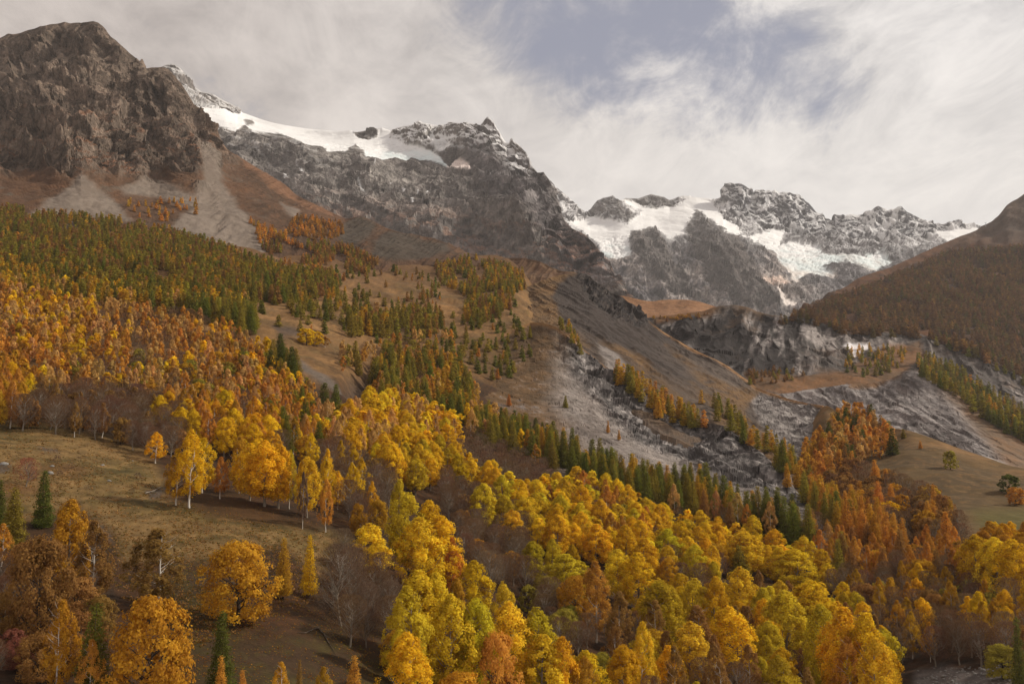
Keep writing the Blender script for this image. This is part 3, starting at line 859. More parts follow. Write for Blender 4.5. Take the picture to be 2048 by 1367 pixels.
# ---- dark shale spur: crest from the col down to the right
RIDGE7 = [(1030, 585), (1070, 566), (1100, 555), (1125, 549), (1148, 546), (1170, 547.5), (1180, 553), (1193, 564), (1205, 573), (1212, 577), (1224, 586), (1236, 590), (1247, 595.5), (1256, 603), (1269, 610), (1278, 616), (1288, 624), (1295, 636), (1302, 643), (1327, 663), (1353, 679), (1379, 694), (1408, 708),
          (1435, 720), (1458, 733), (1476, 746), (1495, 760), (1512, 773), (1532, 782), (1553, 789), (1575, 796), (1599, 802), (1622, 807), (1645, 811), (1668, 826), (1700, 850), (1760, 900)]
L7 = Layer(lines([(1030, 700, 770), (1100, 720, 740), (1215, 790, 690), (1330, 870, 600), (1480, 930, 540), (1590, 1010, 490), (1680, 1100, 430), (1760, 1120, 430)],
                 [(1030, 660, 850), (1100, 670, 830), (1180, 700, 830), (1300, 780, 760), (1450, 870, 660), (1590, 935, 590), (1680, 990, 540), (1760, 1010, 520)],
                 [(1030, 620, 980), (1100, 610, 1020), (1180, 630, 1010), (1290, 700, 950), (1400, 770, 870), (1500, 830, 790), (1600, 880, 720), (1680, 920, 660), (1760, 950, 620)],
                 [(u, v, float(np.interp(u, [1030, 1100, 1170, 1290, 1480, 1645, 1760], [1190, 1240, 1270, 1190, 1020, 830, 740]))) for u, v in RIDGE7]), 1030, 1760, 1.5, (24, 40, 60), back=(220, 190))


def paint_dark_spur():
    L = L7
    q = L.B / 1000.0
    wob = 8 * fbm(q * 22, 4, 0.6) + 3 * fbm(q * 90, 3)
    crag = mask(L, [[(1150, 540), (1200, 560), (1295, 630), (1290, 650), (1270, 650), (1235, 640), (1200, 615), (1170, 585)]], 7, wob * 0.7)
    left = mask(L, [[(1020, 540), (1120, 545), (1150, 548), (1120, 562), (1105, 590), (1120, 640), (1180, 690), (1120, 680), (1020, 720)]], 6, wob * 0.6)
    grass = mask(L, [[(1500, 775), (1480, 750), (1600, 806), (1645, 815), (1600, 812), (1540, 800), (1500, 800), (1490, 830), (1440, 800), (1380, 740), (1330, 690), (1400, 735), (1460, 775)],
                     [(1200, 680), (1240, 690), (1290, 715), (1330, 760), (1400, 830), (1330, 790), (1260, 720)], [(1480, 880), (1540, 900), (1600, 960), (1680, 1050), (1640, 1030), (1560, 960)],
                     [(1380, 760), (1490, 830), (1560, 900), (1640, 960), (1690, 1010), (1640, 1010), (1540, 930), (1440, 850)]], 8, wob)
    slab = mask(L, [[(1505, 800), (1520, 785), (1560, 797), (1620, 812), (1650, 830), (1660, 850), (1640, 880), (1590, 910), (1570, 900), (1540, 870), (1510, 830)]], 5, wob * 0.6)
    L.arete([(1195, 668), (1230, 694), (1290, 735), (1350, 790), (1420, 840), (1480, 885)], 46, 24)
    L.arete([(1110, 590), (1150, 640), (1200, 690)], 40, 12)
    fall = np.stack([(q[:, 0] + 0.95 * q[:, 2]) * 70, (q[:, 0] - q[:, 2]) * 5, q[:, 1] * 6], 1) + 0.5 * fbm(q * 16, 3)[:, None]
    spine = np.stack([(q[:, 0] * 0.8 - q[:, 2] * 0.4) * 95, q[:, 2] * 16, q[:, 1] * 12], 1) + 0.8 * fbm(q * 20, 3)[:, None]
    tame = smooth(L.crest, 0, 0.05) * 0.8 + 0.2
    L.push(((ridged(spine, 4, 0.45) - 0.35) * 8 + facets(strata(q, -40, 24, 60, 30, .5, 18), 13) * 5.5 + facets(strata(q, -40, 80, 160, 80, .5, 40), 14) * 1.6) * crag * tame)
    L.push(((ridged(fall, 5, 0.55) - 0.4) * 4.2 + fbm(q * 30, 4) * 1.6) * (1 - crag) * tame)
    L.push((ridged(q * 45, 5, 0.5) - 0.35) * 4 * slab * tame)
    f1, f2, f3 = fbm(q * 14, 5), fbm(q * 70, 4, 0.6), fbm(q * 220, 3)
    col = lerp(C(88, 76, 68), C(114, 99, 88), smooth(f1 + 0.5 * f3, -0.4, 0.5))
    col = col * (0.74 + 0.42 * smooth(fbm(fall * 1.8, 5, .6), -0.4, 0.4))[:, None]
    lo = smooth(L.v - 0.6 * (L.u - 1300), 690, 740)
    col = lerp(col, C(124, 96, 66), np.clip(lo * 0.5 * smooth(f1 + f2, -0.4, 0.5), 0, 1))
    up = smooth((L.v - 548) - 0.72 * (L.u - 1130), 190, 40) * smooth(L.u, 1500, 1250)
    col = lerp(col, C(62, 53, 49), up * 0.85)
    cr = lerp(C(46, 40, 39), C(88, 77, 71), smooth(f2 + f3, -0.2, 0.6))
    col = lerp(col, cr, crag)
    turf = lerp(C(130, 98, 62), C(102, 78, 52), smooth(f1 + f2, -0.4, 0.4))
    col = lerp(col, turf, np.clip(np.maximum(grass * smooth(f2 + 0.9, 0.4, 1.1), left), 0, 1) * 0.92)
    wr = mask(L, [[(1195, 685), (1230, 705), (1270, 750), (1290, 785), (1250, 770), (1215, 735)]], 5, wob * 0.6)
    col = lerp(col, C(150, 140, 134), wr * 0.8)
    sl = lerp(C(100, 92, 89), C(164, 155, 150), smooth(fbm(strata(q, 12, 30, 190, 30, .6, 20), 6, .62), -0.3, 0.3))
    col = lerp(col, sl, slab)
    rim = smooth(L.crest, 0.10, 0.02) * L.near * smooth(L.u, 1290, 1330)
    col = lerp(col, C(176, 132, 88), rim * 0.8)
    L.build('dark_shale_spur', MAT_SHALE, col, 0.55 + 0.45 * np.clip(crag + slab, 0, 1), flat=True)


# ---- scree spur in front of it
RIDGE8 = [(960, 705), (1000, 675), (1040, 652), (1060, 645), (1085, 645), (1112, 653), (1140, 675), (1169, 700), (1192, 716), (1206, 729), (1215, 735), (1232, 747), (1252, 757), (1264, 770), (1276, 781), (1290, 796), (1307, 817), (1327, 828), (1348, 838), (1373, 840), (1399, 844), (1422, 846), (1445, 850), (1460, 858),
          (1476, 870), (1494, 882), (1512, 896), (1527, 908), (1542, 922), (1553, 934), (1563, 947), (1583, 970), (1604, 992), (1630, 1014), (1655, 1033), (1690, 1060)]
L8 = Layer(lines([(960, 860, 510), (1000, 880, 490), (1100, 930, 455), (1200, 980, 425), (1300, 1030, 400), (1400, 1060, 385), (1500, 1080, 375), (1600, 1090, 375), (1690, 1110, 370)],
                 [(960, 790, 590), (1000, 790, 600), (1100, 830, 570), (1200, 880, 530), (1300, 950, 475), (1400, 990, 445), (1500, 1025, 420), (1600, 1060, 395), (1690, 1090, 380)],
                 [(u, v, float(np.interp(u, [960, 1060, 1215, 1445, 1655, 1690], [740, 780, 720, 590, 430, 405]))) for u, v in RIDGE8]), 960, 1690, 1.4, (44, 90), back=(90, 75))


def paint_scree_spur():
    L = L8
    q = L.B / 1000.0
    wob = 8 * fbm(q * 30, 4, 0.6) + 3 * fbm(q * 120, 3)
    crag = mask(L, [[(1120, 652), (1165, 690), (1210, 722), (1260, 755), (1310, 812), (1350, 830), (1450, 842), (1520, 892), (1580, 958), (1625, 1010), (1600, 1018), (1550, 1000), (1500, 982), (1440, 962), (1390, 935), (1330, 910), (1270, 885), (1215, 830), (1175, 785), (1140, 745), (1112, 690)]], 16, wob * 1.8)
    left = mask(L, [[(930, 680), (1050, 620), (1120, 640), (1135, 690), (1110, 740), (1105, 800), (1130, 870), (1180, 930), (1100, 950), (1000, 900), (950, 880)]], 38, wob * 3)
    fall = np.stack([(q[:, 0] + 0.62 * q[:, 2]) * 110, q[:, 2] * 8, q[:, 1] * 8], 1) + 0.5 * fbm(q * 24, 3)[:, None]
    tame = smooth(L.crest, 0, 0.05) * 0.8 + 0.2
    L.push(((ridged(strata(q, 48, 10, 34, 16, .4, 14), 4, .45) - 0.35) * 7 + facets(strata(q, 45, 34, 60, 40, .5, 20), 15) * 3.4 + facets(strata(q, 40, 110, 180, 110, .5, 50), 16) * 1.4) * crag * tame)
    L.push((fbm(strata(q, 50, 12, 90, 20, .3, 20), 4, .5) * 1.3 + fbm(q * 30, 3) * 1.4 + facets(q * 170, 17) * 0.5) * (1 - crag) * tame)
    f1, f2, f3 = fbm(q * 22, 5), fbm(q * 110, 4, 0.6), fbm(q * 380, 3)
    sc = lerp(C(116, 104, 97), C(164, 152, 144), smooth(f1 + f3, -0.5, 0.4))
    sc = sc * (0.72 + 0.40 * smooth(fbm(strata(q, 40, 22, 170, 22, .4, 20), 6, .62), -0.4, 0.4))[:, None]
    cr = lerp(C(92, 86, 84), C(172, 163, 158), smooth(f2 + 0.8 * f3 + 0.3 * f1, -0.15, 0.6))
    cr = cr * (0.7 + 0.5 * smooth(fbm(strata(q, 35, 50, 160, 50, .5, 30), 6, .62), -0.4, 0.4))[:, None]
    col = lerp(sc, cr, crag)
    br = lerp(C(116, 87, 56), C(88, 68, 46), smooth(f1 + f2, -0.4, 0.4))
    col = lerp(col, br, left * smooth(f1 + f2 + 1.0, 0.2, 0.9))
    rim = smooth(L.crest, 0.06, 0.0) * L.near * smooth(L.u, 1250, 1200)
    col = lerp(col, C(172, 126, 76), rim * 0.6)
    L.build('scree_spur', MAT_SHALE, col, 0.5 + 0.5 * crag, flat=True)


# ---- meadow on the right bank
RIDGE9 = [(1560, 990), (1590, 925), (1612, 880), (1630, 835), (1645, 814), (1681, 827), (1727, 843), (1768, 853), (1819, 861), (1870, 878), (1921, 897), (1972, 914), (2023, 931), (2048, 936), (2120, 955), (2350, 1010)]
L9 = Layer(lines([(1560, 1090, 390), (1650, 1100, 385), (1750, 1110, 370), (1900, 1120, 350), (2048, 1120, 340), (2350, 1130, 330)],
                 [(1560, 1030, 480), (1600, 990, 520), (1650, 950, 560), (1750, 960, 520), (1900, 1000, 460), (2048, 1030, 430), (2350, 1070, 400)],
                 [(u, v, float(np.interp(u, [1560, 1645, 1819, 2048, 2350], [790, 780, 640, 560, 500]))) for u, v in RIDGE9]), 1560, 2350, 2.0, (50, 90), back=(120, 70), soft=(2,))


def paint_right_meadow():
    L = L9
    q = L.B / 1000.0
    t = np.stack([q[:, 0] * 12, q[:, 1] * 12, q[:, 2] * 60], 1)
    tame = smooth(L.crest, 0, 0.1)
    L.push((fbm(q * 14, 4) * 5 + fbm(t * 2, 4) * 1.0 + fbm(q * 90, 4) * 0.5) * tame, 0.8)
    f1, f2, f3 = fbm(t * 1.6, 5), fbm(q * 60, 4), fbm(q * 260, 3)
    col = lerp(C(108, 84, 50), C(84, 66, 40), smooth(f1 + 0.5 * f2, -0.4, 0.4))
    col = lerp(col, C(150, 112, 68), smooth(f3 + f1, 0.1, 0.7) * 0.4)
    col = lerp(col, C(150, 112, 70), smooth(L.crest, 0.35, 0.08) * smooth(f1 + f2, -0.5, 0.3) * 0.7)
    wob = 8 * f1
    col = lerp(col, C(92, 86, 34), mask(L, [[(1940, 1020), (2060, 1010), (2350, 1040), (2350, 1110), (2060, 1080), (1960, 1070)]], 18, wob * 2) * 0.7)
    col = lerp(col, C(74, 54, 38), mask(L, [[(1640, 960), (1760, 960), (1900, 1050), (1920, 1090), (1640, 1110)]], 18, wob * 2) * 0.8)
    L.build('right_meadow', MAT_MEADOW, col)


# ---- the near hillside: from below the camera up to the col
COLUMNS = {
    -330: [(1450, 108), (1250, 140), (1100, 172), (960, 215), (868, 252), (836, 285), (760, 370), (650, 470), (560, 620), (450, 900), (385, 1120)],
    0: [(1450, 112), (1250, 145), (1100, 180), (980, 215), (890, 250), (842, 285), (760, 375), (660, 480), (565, 640), (480, 900), (420, 1130)],
    150: [(1450, 115), (1260, 147), (1115, 182), (995, 220), (912, 252), (862, 285), (780, 372), (675, 475), (585, 630), (495, 900), (430, 1160)],
    300: [(1450, 118), (1270, 150), (1130, 185), (1010, 225), (945, 255), (905, 285), (810, 370), (700, 470), (605, 620), (515, 890), (445, 1200)],
    600: [(1450, 125), (1280, 160), (1150, 195), (1050, 230), (985, 265), (930, 300), (830, 390), (730, 490), (645, 640), (565, 890), (490, 1270)],
    750: [(1450, 140), (1300, 172), (1180, 208), (1085, 246), (1015, 285), (950, 330), (860, 415), (775, 505), (668, 700), (585, 930), (505, 1310)],
    900: [(1450, 160), (1320, 190), (1210, 225), (1120, 265), (1040, 310), (960, 370), (870, 460), (780, 560), (680, 740), (595, 980), (515, 1320)],
    1050: [(1450, 170), (1330, 200), (1230, 240), (1140, 280), (1060, 330), (990, 390), (900, 490), (810, 610), (700, 750), (610, 980), (548, 1290)],
    1200: [(1450, 175), (1340, 210), (1250, 245), (1170, 285), (1100, 325), (1040, 370), (990, 415), (950, 460), (925, 510), (910, 560), (900, 620)],
    1500: [(1450, 185), (1360, 220), (1280, 260), (1210, 300), (1150, 345), (1110, 385), (1085, 420), (1068, 450), (1052, 490), (1045, 530), (1040, 590)],
    1650: [(1450, 195), (1370, 228), (1300, 262), (1235, 298), (1180, 335), (1140, 365), (1115, 395), (1100, 425), (1085, 460), (1075, 500), (1065, 560)],
    1800: [(1450, 190), (1370, 220), (1310, 245), (1250, 275), (1200, 305), (1160, 335), (1130, 360), (1110, 385), (1095, 410), (1085, 440), (1075, 500)],
    1930: [(1450, 185), (1380, 205), (1330, 222), (1270, 245), (1215, 275), (1175, 302), (1145, 328), (1120, 352), (1105, 375), (1090, 410), (1080, 470)],
    2048: [(1450, 175), (1385, 193), (1330, 212), (1270, 235), (1220, 260), (1185, 283), (1155, 308), (1130, 330), (1110, 352), (1095, 390), (1085, 450)],
    2350: [(1450, 165), (1385, 185), (1330, 205), (1270, 228), (1220, 252), (1190, 275), (1165, 300), (1140, 322), (1120, 345), (1105, 380), (1095, 430)],
}
L0 = Layer([[(u,) + COLUMNS[u][k] for u in sorted(COLUMNS)] for k in range(11)], -330, 2350, 3.0, (18, 22, 24, 26, 26, 28, 30, 34, 36, 40), back=(260, 90), soft=range(11))


def paint_hillside():
    L = L0
    q = L.B / 1000.0
    d = L.B[:, 1]
    wob = 14 * fbm(q * 24, 4, 0.6) + 4 * fbm(q * 120, 3)
    # hummocks and terracettes
    hum = fbm(q * 16, 4) * np.interp(d, [150, 300, 700, 1200], [1.0, 2.2, 7, 10]) + fbm(q * 55, 4) * np.interp(d, [150, 400, 1000], [0.7, 1.2, 2.4])
    ter = ridged(np.stack([q[:, 0] * 9, q[:, 1] * 9, q[:, 2] * 85], 1) + 0.5 * fbm(q * 30, 3)[:, None], 3)
    L.push((hum + (ter - 0.4) * np.interp(d, [150, 500, 1000], [0.3, 0.9, 2.0])) * smooth(L.crest, 0, 0.4), 0.85)
    # the ravine
    rav = mask(L, [[(700, 745), (735, 735), (760, 770), (760, 815), (730, 812), (690, 780)]], 18, wob)
    L.push(-9 * rav, 0.8)
    for pts, w, h in (([(560, 715), (620, 740), (690, 790), (730, 815)], 22, 7.0), ([(530, 610), (600, 640), (680, 668)], 22, 5), ([(560, 672), (640, 690), (720, 720)], 22, 4)):
        L.arete(pts, w, h)
    n = L.normals()
    f1, f2, f3, f4 = fbm(q * 20, 5), fbm(q * 90, 4), fbm(q * 330, 3), fbm(np.stack([q[:, 0] * 60, q[:, 1] * 60, q[:, 2] * 420], 1), 4)
    f5 = fbm(np.stack([q[:, 0] * 130, q[:, 1] * 130, q[:, 2] * 1500], 1), 4, .6)
    upper = smooth(L.v + 12 * f1, 800, 700)
    straw = lerp(C(156, 116, 70), C(106, 80, 48), smooth(f1 + 0.6 * f4 + 0.4 * f2, -0.4, 0.4))
    straw = lerp(straw, C(112, 92, 50), smooth(f2 + 0.5 * f1, 0.0, 0.6) * 0.5)
    straw = straw * (0.62 + 0.62 * smooth(f2 + 0.7 * f3 + 0.8 * f4, -0.6, 0.6))[:, None]
    straw = straw * np.array([1.22, 1.16, 0.98])
    litter = lerp(C(62, 44, 26), C(88, 56, 28), smooth(f2 + f3, -0.4, 0.5))
    col = lerp(litter, straw, upper)
    bare = smooth(fbm(q * 30, 5) + 0.4 * f2, 0.30, 0.55) * smooth(L.v, 700, 560) * 0.4
    col = lerp(col, C(122, 104, 90), bare)
    far = smooth(L.v, 600, 520)
    col = lerp(col, C(124, 86, 50), far * 0.6)
    # the open meadow lower left
    mead = mask(L, [[(-330, 830), (0, 838), (90, 842), (180, 868), (290, 905), (320, 940), (335, 990), (420, 1025), (560, 1040), (660, 1060), (760, 1100), (640, 1150), (560, 1090), (470, 1110), (380, 1120), (250, 1120),
                      (230, 1060), (150, 1010), (60, 1040), (-330, 1060)]], 16, wob)
    mg = lerp(C(154, 119, 66), C(106, 90, 40), smooth(f1 + 0.7 * f4 + 0.4 * f2, -0.4, 0.4))
    mg = lerp(mg * 0.8, C(168, 128, 76), smooth(f4 + 0.5 * f5 + 0.4 * f1 + 0.3 * f3, 0.05, 0.5) * 0.6)
    mg = mg * (0.78 + 0.44 * smooth(f5 + 0.5 * f3, -0.4, 0.4))[:, None]
    mg = lerp(mg, C(126, 82, 46), smooth(fbm(q * 45, 4), 0.1, 0.5) * 0.5)
    col = lerp(col, mg, mead)
    dirt = mask(L, [[(165, 1042), (205, 1050), (225, 1075), (195, 1078), (170, 1060)], [(290, 975), (330, 972), (322, 990), (300, 995)], [(70, 890), (115, 896), (125, 905), (90, 902)], [(0, 925), (22, 930), (12, 940), (-20, 938)]], 4, wob * 0.5)
    col = lerp(col, C(98, 84, 74), dirt * 0.8)
    green = mask(L, [[(350, 1130), (420, 1130), (480, 1260), (640, 1260), (790, 1300), (790, 1440), (380, 1440), (360, 1250)]], 40, wob * 2)
    gg = lerp(C(80, 66, 28), C(76, 54, 32), smooth(f2 + 0.7 * f3, -0.3, 0.3))
    gg = lerp(gg, C(104, 100, 34), smooth(f3 + 0.3 * f1, 0.15, 0.6) * 0.75)
    col = lerp(col, gg, green)
    ochre = mask(L, [[(340, 985), (480, 980), (560, 1020), (640, 1050), (420, 1030)]], 12, wob)
    col = lerp(col, C(98, 68, 32), ochre * 0.6)
    path = mask(L, [[(560, 712), (600, 722), (650, 752), (700, 790), (728, 812), (715, 812), (660, 775), (600, 740)]], 5, wob * 0.4)
    col = lerp(col, C(122, 110, 100), path * 0.8)
    col = lerp(col, C(90, 74, 64), np.maximum(rav, mask(L, [[(540, 652), (590, 655), (600, 672), (560, 678)]], 6, wob * 0.5)) * 0.8)
    river = mask(L, [[(1830, 1345), (1880, 1330), (1940, 1338), (2000, 1318), (2060, 1330), (2060, 1460), (1820, 1460)]], 10, wob)
    col = lerp(col, C(126, 116, 112), river * 0.8)
    col = lerp(col, np.repeat(col.mean(1, keepdims=True), 3, 1), np.full(len(col), 0.10)) * 0.82
    L.build('hillside_terrain', MAT_HILL, col)


paint_massif()
paint_face()
paint_left_mountain()
paint_knoll()
paint_badlands()
paint_badland_hill()
paint_right_hill()
paint_dark_spur()
paint_scree_spur()
paint_right_meadow()
paint_hillside()

LAYERS = [L0, L9, L8, L7, L5, L4, LK, L6, L3]


def make_bvh(ls):
    V, Q, off = [], [], 0
    for L in ls:
        v, q = L.coarse(2)
        V.append(v)
        Q.append(q + off)
        off += len(v)
    return BVHTree.FromPolygons(np.concatenate(V).tolist(), np.concatenate(Q).tolist())
# ------------------------------------------------------------------ trees: materials and one model of each kind
def leaf_mat(name, source):
    m = bpy.data.materials.new(name)
    m.use_nodes = True
    N = Nodes(m.node_tree)
    out = N.n('ShaderNodeOutputMaterial')
    lv = N.n('ShaderNodeAttribute', attribute_name='lv').outputs['Fac']
    if source == 'object':
        base = N.n('ShaderNodeObjectInfo').outputs['Color']
    else:
        base = N.n('ShaderNodeAttribute', attribute_name='tint').outputs['Color']
    hs = N.n('ShaderNodeHueSaturation')                     # leaves on one tree differ: some still greener, some browner
    N.put(hs.inputs['Hue'], N.ramp(lv, 0, 1, 0.486, 0.510, False))
    N.put(hs.inputs['Saturation'], 1.0)
    N.put(hs.inputs['Value'], N.ramp(lv, 0, 1, 0.56, 1.42, False))
    N.link(base, hs.inputs['Color'])
    c = hs.outputs[0]
    d = N.n('ShaderNodeBsdfDiffuse')
    t = N.n('ShaderNodeBsdfTranslucent')
    N.link(c, d.inputs[0])
    N.link(c, t.inputs[0])
    mx = N.n('ShaderNodeMixShader')
    mx.inputs[0].default_value = 0.42
    N.link(d.outputs[0], mx.inputs[1])
    N.link(t.outputs[0], mx.inputs[2])
    N.link(mx.outputs[0], out.inputs[0])
    return m


def bark_mat(name, c1, c2, scale):
    m = bpy.data.materials.new(name)
    m.use_nodes = True
    N = Nodes(m.node_tree)
    out = N.n('ShaderNodeOutputMaterial')
    b = N.n('ShaderNodeBsdfDiffuse')
    p = N.n('ShaderNodeTexCoord').outputs['Object']
    mp = N.n('ShaderNodeMapping')
    N.put(mp.inputs['Vector'], p)
    mp.inputs['Scale'].default_value = (1, 1, 2.2)
    N.put(b.inputs['Color'], N.mix(N.ramp(N.noise(mp.outputs[0], scale, 3), 0.46, 0.6), c1, c2))
    N.link(b.outputs[0], out.inputs[0])
    return m


LEAF = leaf_mat('autumn_leaves', 'object')
LEAF_FAR = leaf_mat('distant_autumn_leaves', 'attribute')
BARK_DARK = bark_mat('dark_bark', (0.05, 0.038, 0.03), (0.11, 0.085, 0.065), 2.0)
BARK_BIRCH = bark_mat('birch_bark', (0.55, 0.50, 0.44), (0.10, 0.08, 0.07), 1.3)
BARK_GREY = bark_mat('grey_bark', (0.20, 0.165, 0.13), (0.33, 0.28, 0.23), 2.0)


def unit(a):
    return a / (np.linalg.norm(a, axis=-1, keepdims=True) + 1e-9)


def leaves(rng, cen, nor, size, lv, long=None, stretch=1.0):
    """One triangle per leaf spray."""
    n = len(cen)
    r = unit(rng.normal(size=(n, 3))) if long is None else long
    a = unit(r - nor * np.sum(r * nor, 1, keepdims=True))
    b = np.cross(nor, a)
    s = size[:, None]
    ph = rng.uniform(-0.5, 0.5, (n, 1))
    v0 = cen + a * s * stretch
    v1 = cen - a * s * 0.55 * stretch + b * s * (0.75 + 0.2 * ph)
    v2 = cen - a * s * 0.55 * stretch - b * s * (0.75 - 0.2 * ph)
    V = np.stack([v0, v1, v2], 1).reshape(-1, 3)
    return V, np.arange(3 * n).reshape(n, 3), np.repeat(lv, 3)


def tube(path, radii, sides=6):
    path, radii = np.asarray(path, float), np.asarray(radii, float)
    n = len(path)
    tg = unit(np.gradient(path, axis=0))
    ref = np.where(np.abs(tg[:, 2:3]) > 0.9, np.array([[1.0, 0, 0]]), np.array([[0, 0, 1.0]]))
    a = unit(np.cross(tg, ref))
    b = np.cross(tg, a)
    an = np.linspace(0, 2 * np.pi, sides, endpoint=False)
    V = (path[:, None, :] + radii[:, None, None] * (np.cos(an)[None, :, None] * a[:, None, :] + np.sin(an)[None, :, None] * b[:, None, :])).reshape(-1, 3)
    i = np.arange(n * sides).reshape(n, sides)
    q = np.stack([i[:-1], np.roll(i[:-1], -1, 1), np.roll(i[1:], -1, 1), i[1:]], -1).reshape(-1, 4)
    return V, np.concatenate([q[:, [0, 1, 2]], q[:, [0, 2, 3]]])


def join(parts):
    V, T, A, off = [], [], [], 0
    for p in parts:
        V.append(p[0])
        T.append(p[1] + off)
        A.append(p[2] if len(p) > 2 else np.full(len(p[0]), 0.5))
        off += len(p[0])
    return np.concatenate(V), np.concatenate(T), np.concatenate(A)


# every model is 1 m high and 1 m wide at the crown: a tree is scaled (w, w, h) where it stands
def trunk_model(rng, kind, H=12.0, W=5.0):
    """Trunk and limbs in real metres for a tree H high and W wide, then normalised."""
    top = {'poplar': 0.85, 'birch': 0.92, 'broadleaf': 0.6, 'larch': 0.96, 'spruce': 0.96, 'bare': 0.72}[kind]
    r0 = {'poplar': .20, 'birch': .13, 'broadleaf': .26, 'larch': .2, 'spruce': .2, 'bare': .17}[kind]
    n = 9
    z = np.linspace(-0.06, top, n)
    wob = np.cumsum(rng.normal(0, 0.10, (n, 2)), 0) * (z[:, None] > 0)
    path = np.column_stack([wob, z * H])
    out = [tube(path, r0 * np.interp(z, [-.06, 0, .1, top], [1.5, 1.25, 1.0, .22]), 7)]
    nl = {'poplar': 14, 'birch': 14, 'broadleaf': 16, 'larch': 10, 'spruce': 6, 'bare': 34}[kind]
    lo = {'poplar': .25, 'birch': .3, 'broadleaf': .16, 'larch': .2, 'spruce': .2, 'bare': .14}[kind]
    for i in range(nl):
        h = lo + (top - lo) * (i + rng.uniform()) / nl
        p0 = np.array([np.interp(h, z, path[:, k]) for k in range(3)])
        a = rng.uniform(0, 2 * np.pi)
        reach = W * .46 * (1 - 0.6 * (h - lo) / (1 - lo)) * rng.uniform(.7, 1.1)
        rise = {'poplar': 1.1, 'birch': 1.0, 'broadleaf': .75, 'larch': .02, 'spruce': -.15, 'bare': 1.2}[kind] * reach
        rise = min(rise, (0.98 - h) * H)
        e = p0 + np.array([math.cos(a) * reach, math.sin(a) * reach, rise])
        m = (p0 + e) / 2 + np.array([0, 0, -.1 * reach if kind != 'spruce' else .05 * reach]) + rng.normal(0, .08 * reach, 3)
        r = r0 * (.42 if kind != 'larch' else .22) * (1 - .5 * h)
        out.append(tube([p0, m, e], [r, r * .65, r * .2], 5))
        if kind in ('bare', 'birch', 'broadleaf'):
            for _ in range(3 if kind == 'bare' else 1):
                e2 = m + unit(e - m + rng.normal(0, .5 * reach, 3)) * reach * rng.uniform(.4, .7)
                e2[2] = min(max(e2[2], m[2]), H * .98)
                out.append(tube([m, (m + e2) / 2 + rng.normal(0, .04 * reach, 3), e2], [r * .5, r * .35, r * .12], 4))
    V, T, A = join(out)
    return V / np.array([W, W, H]), T, A


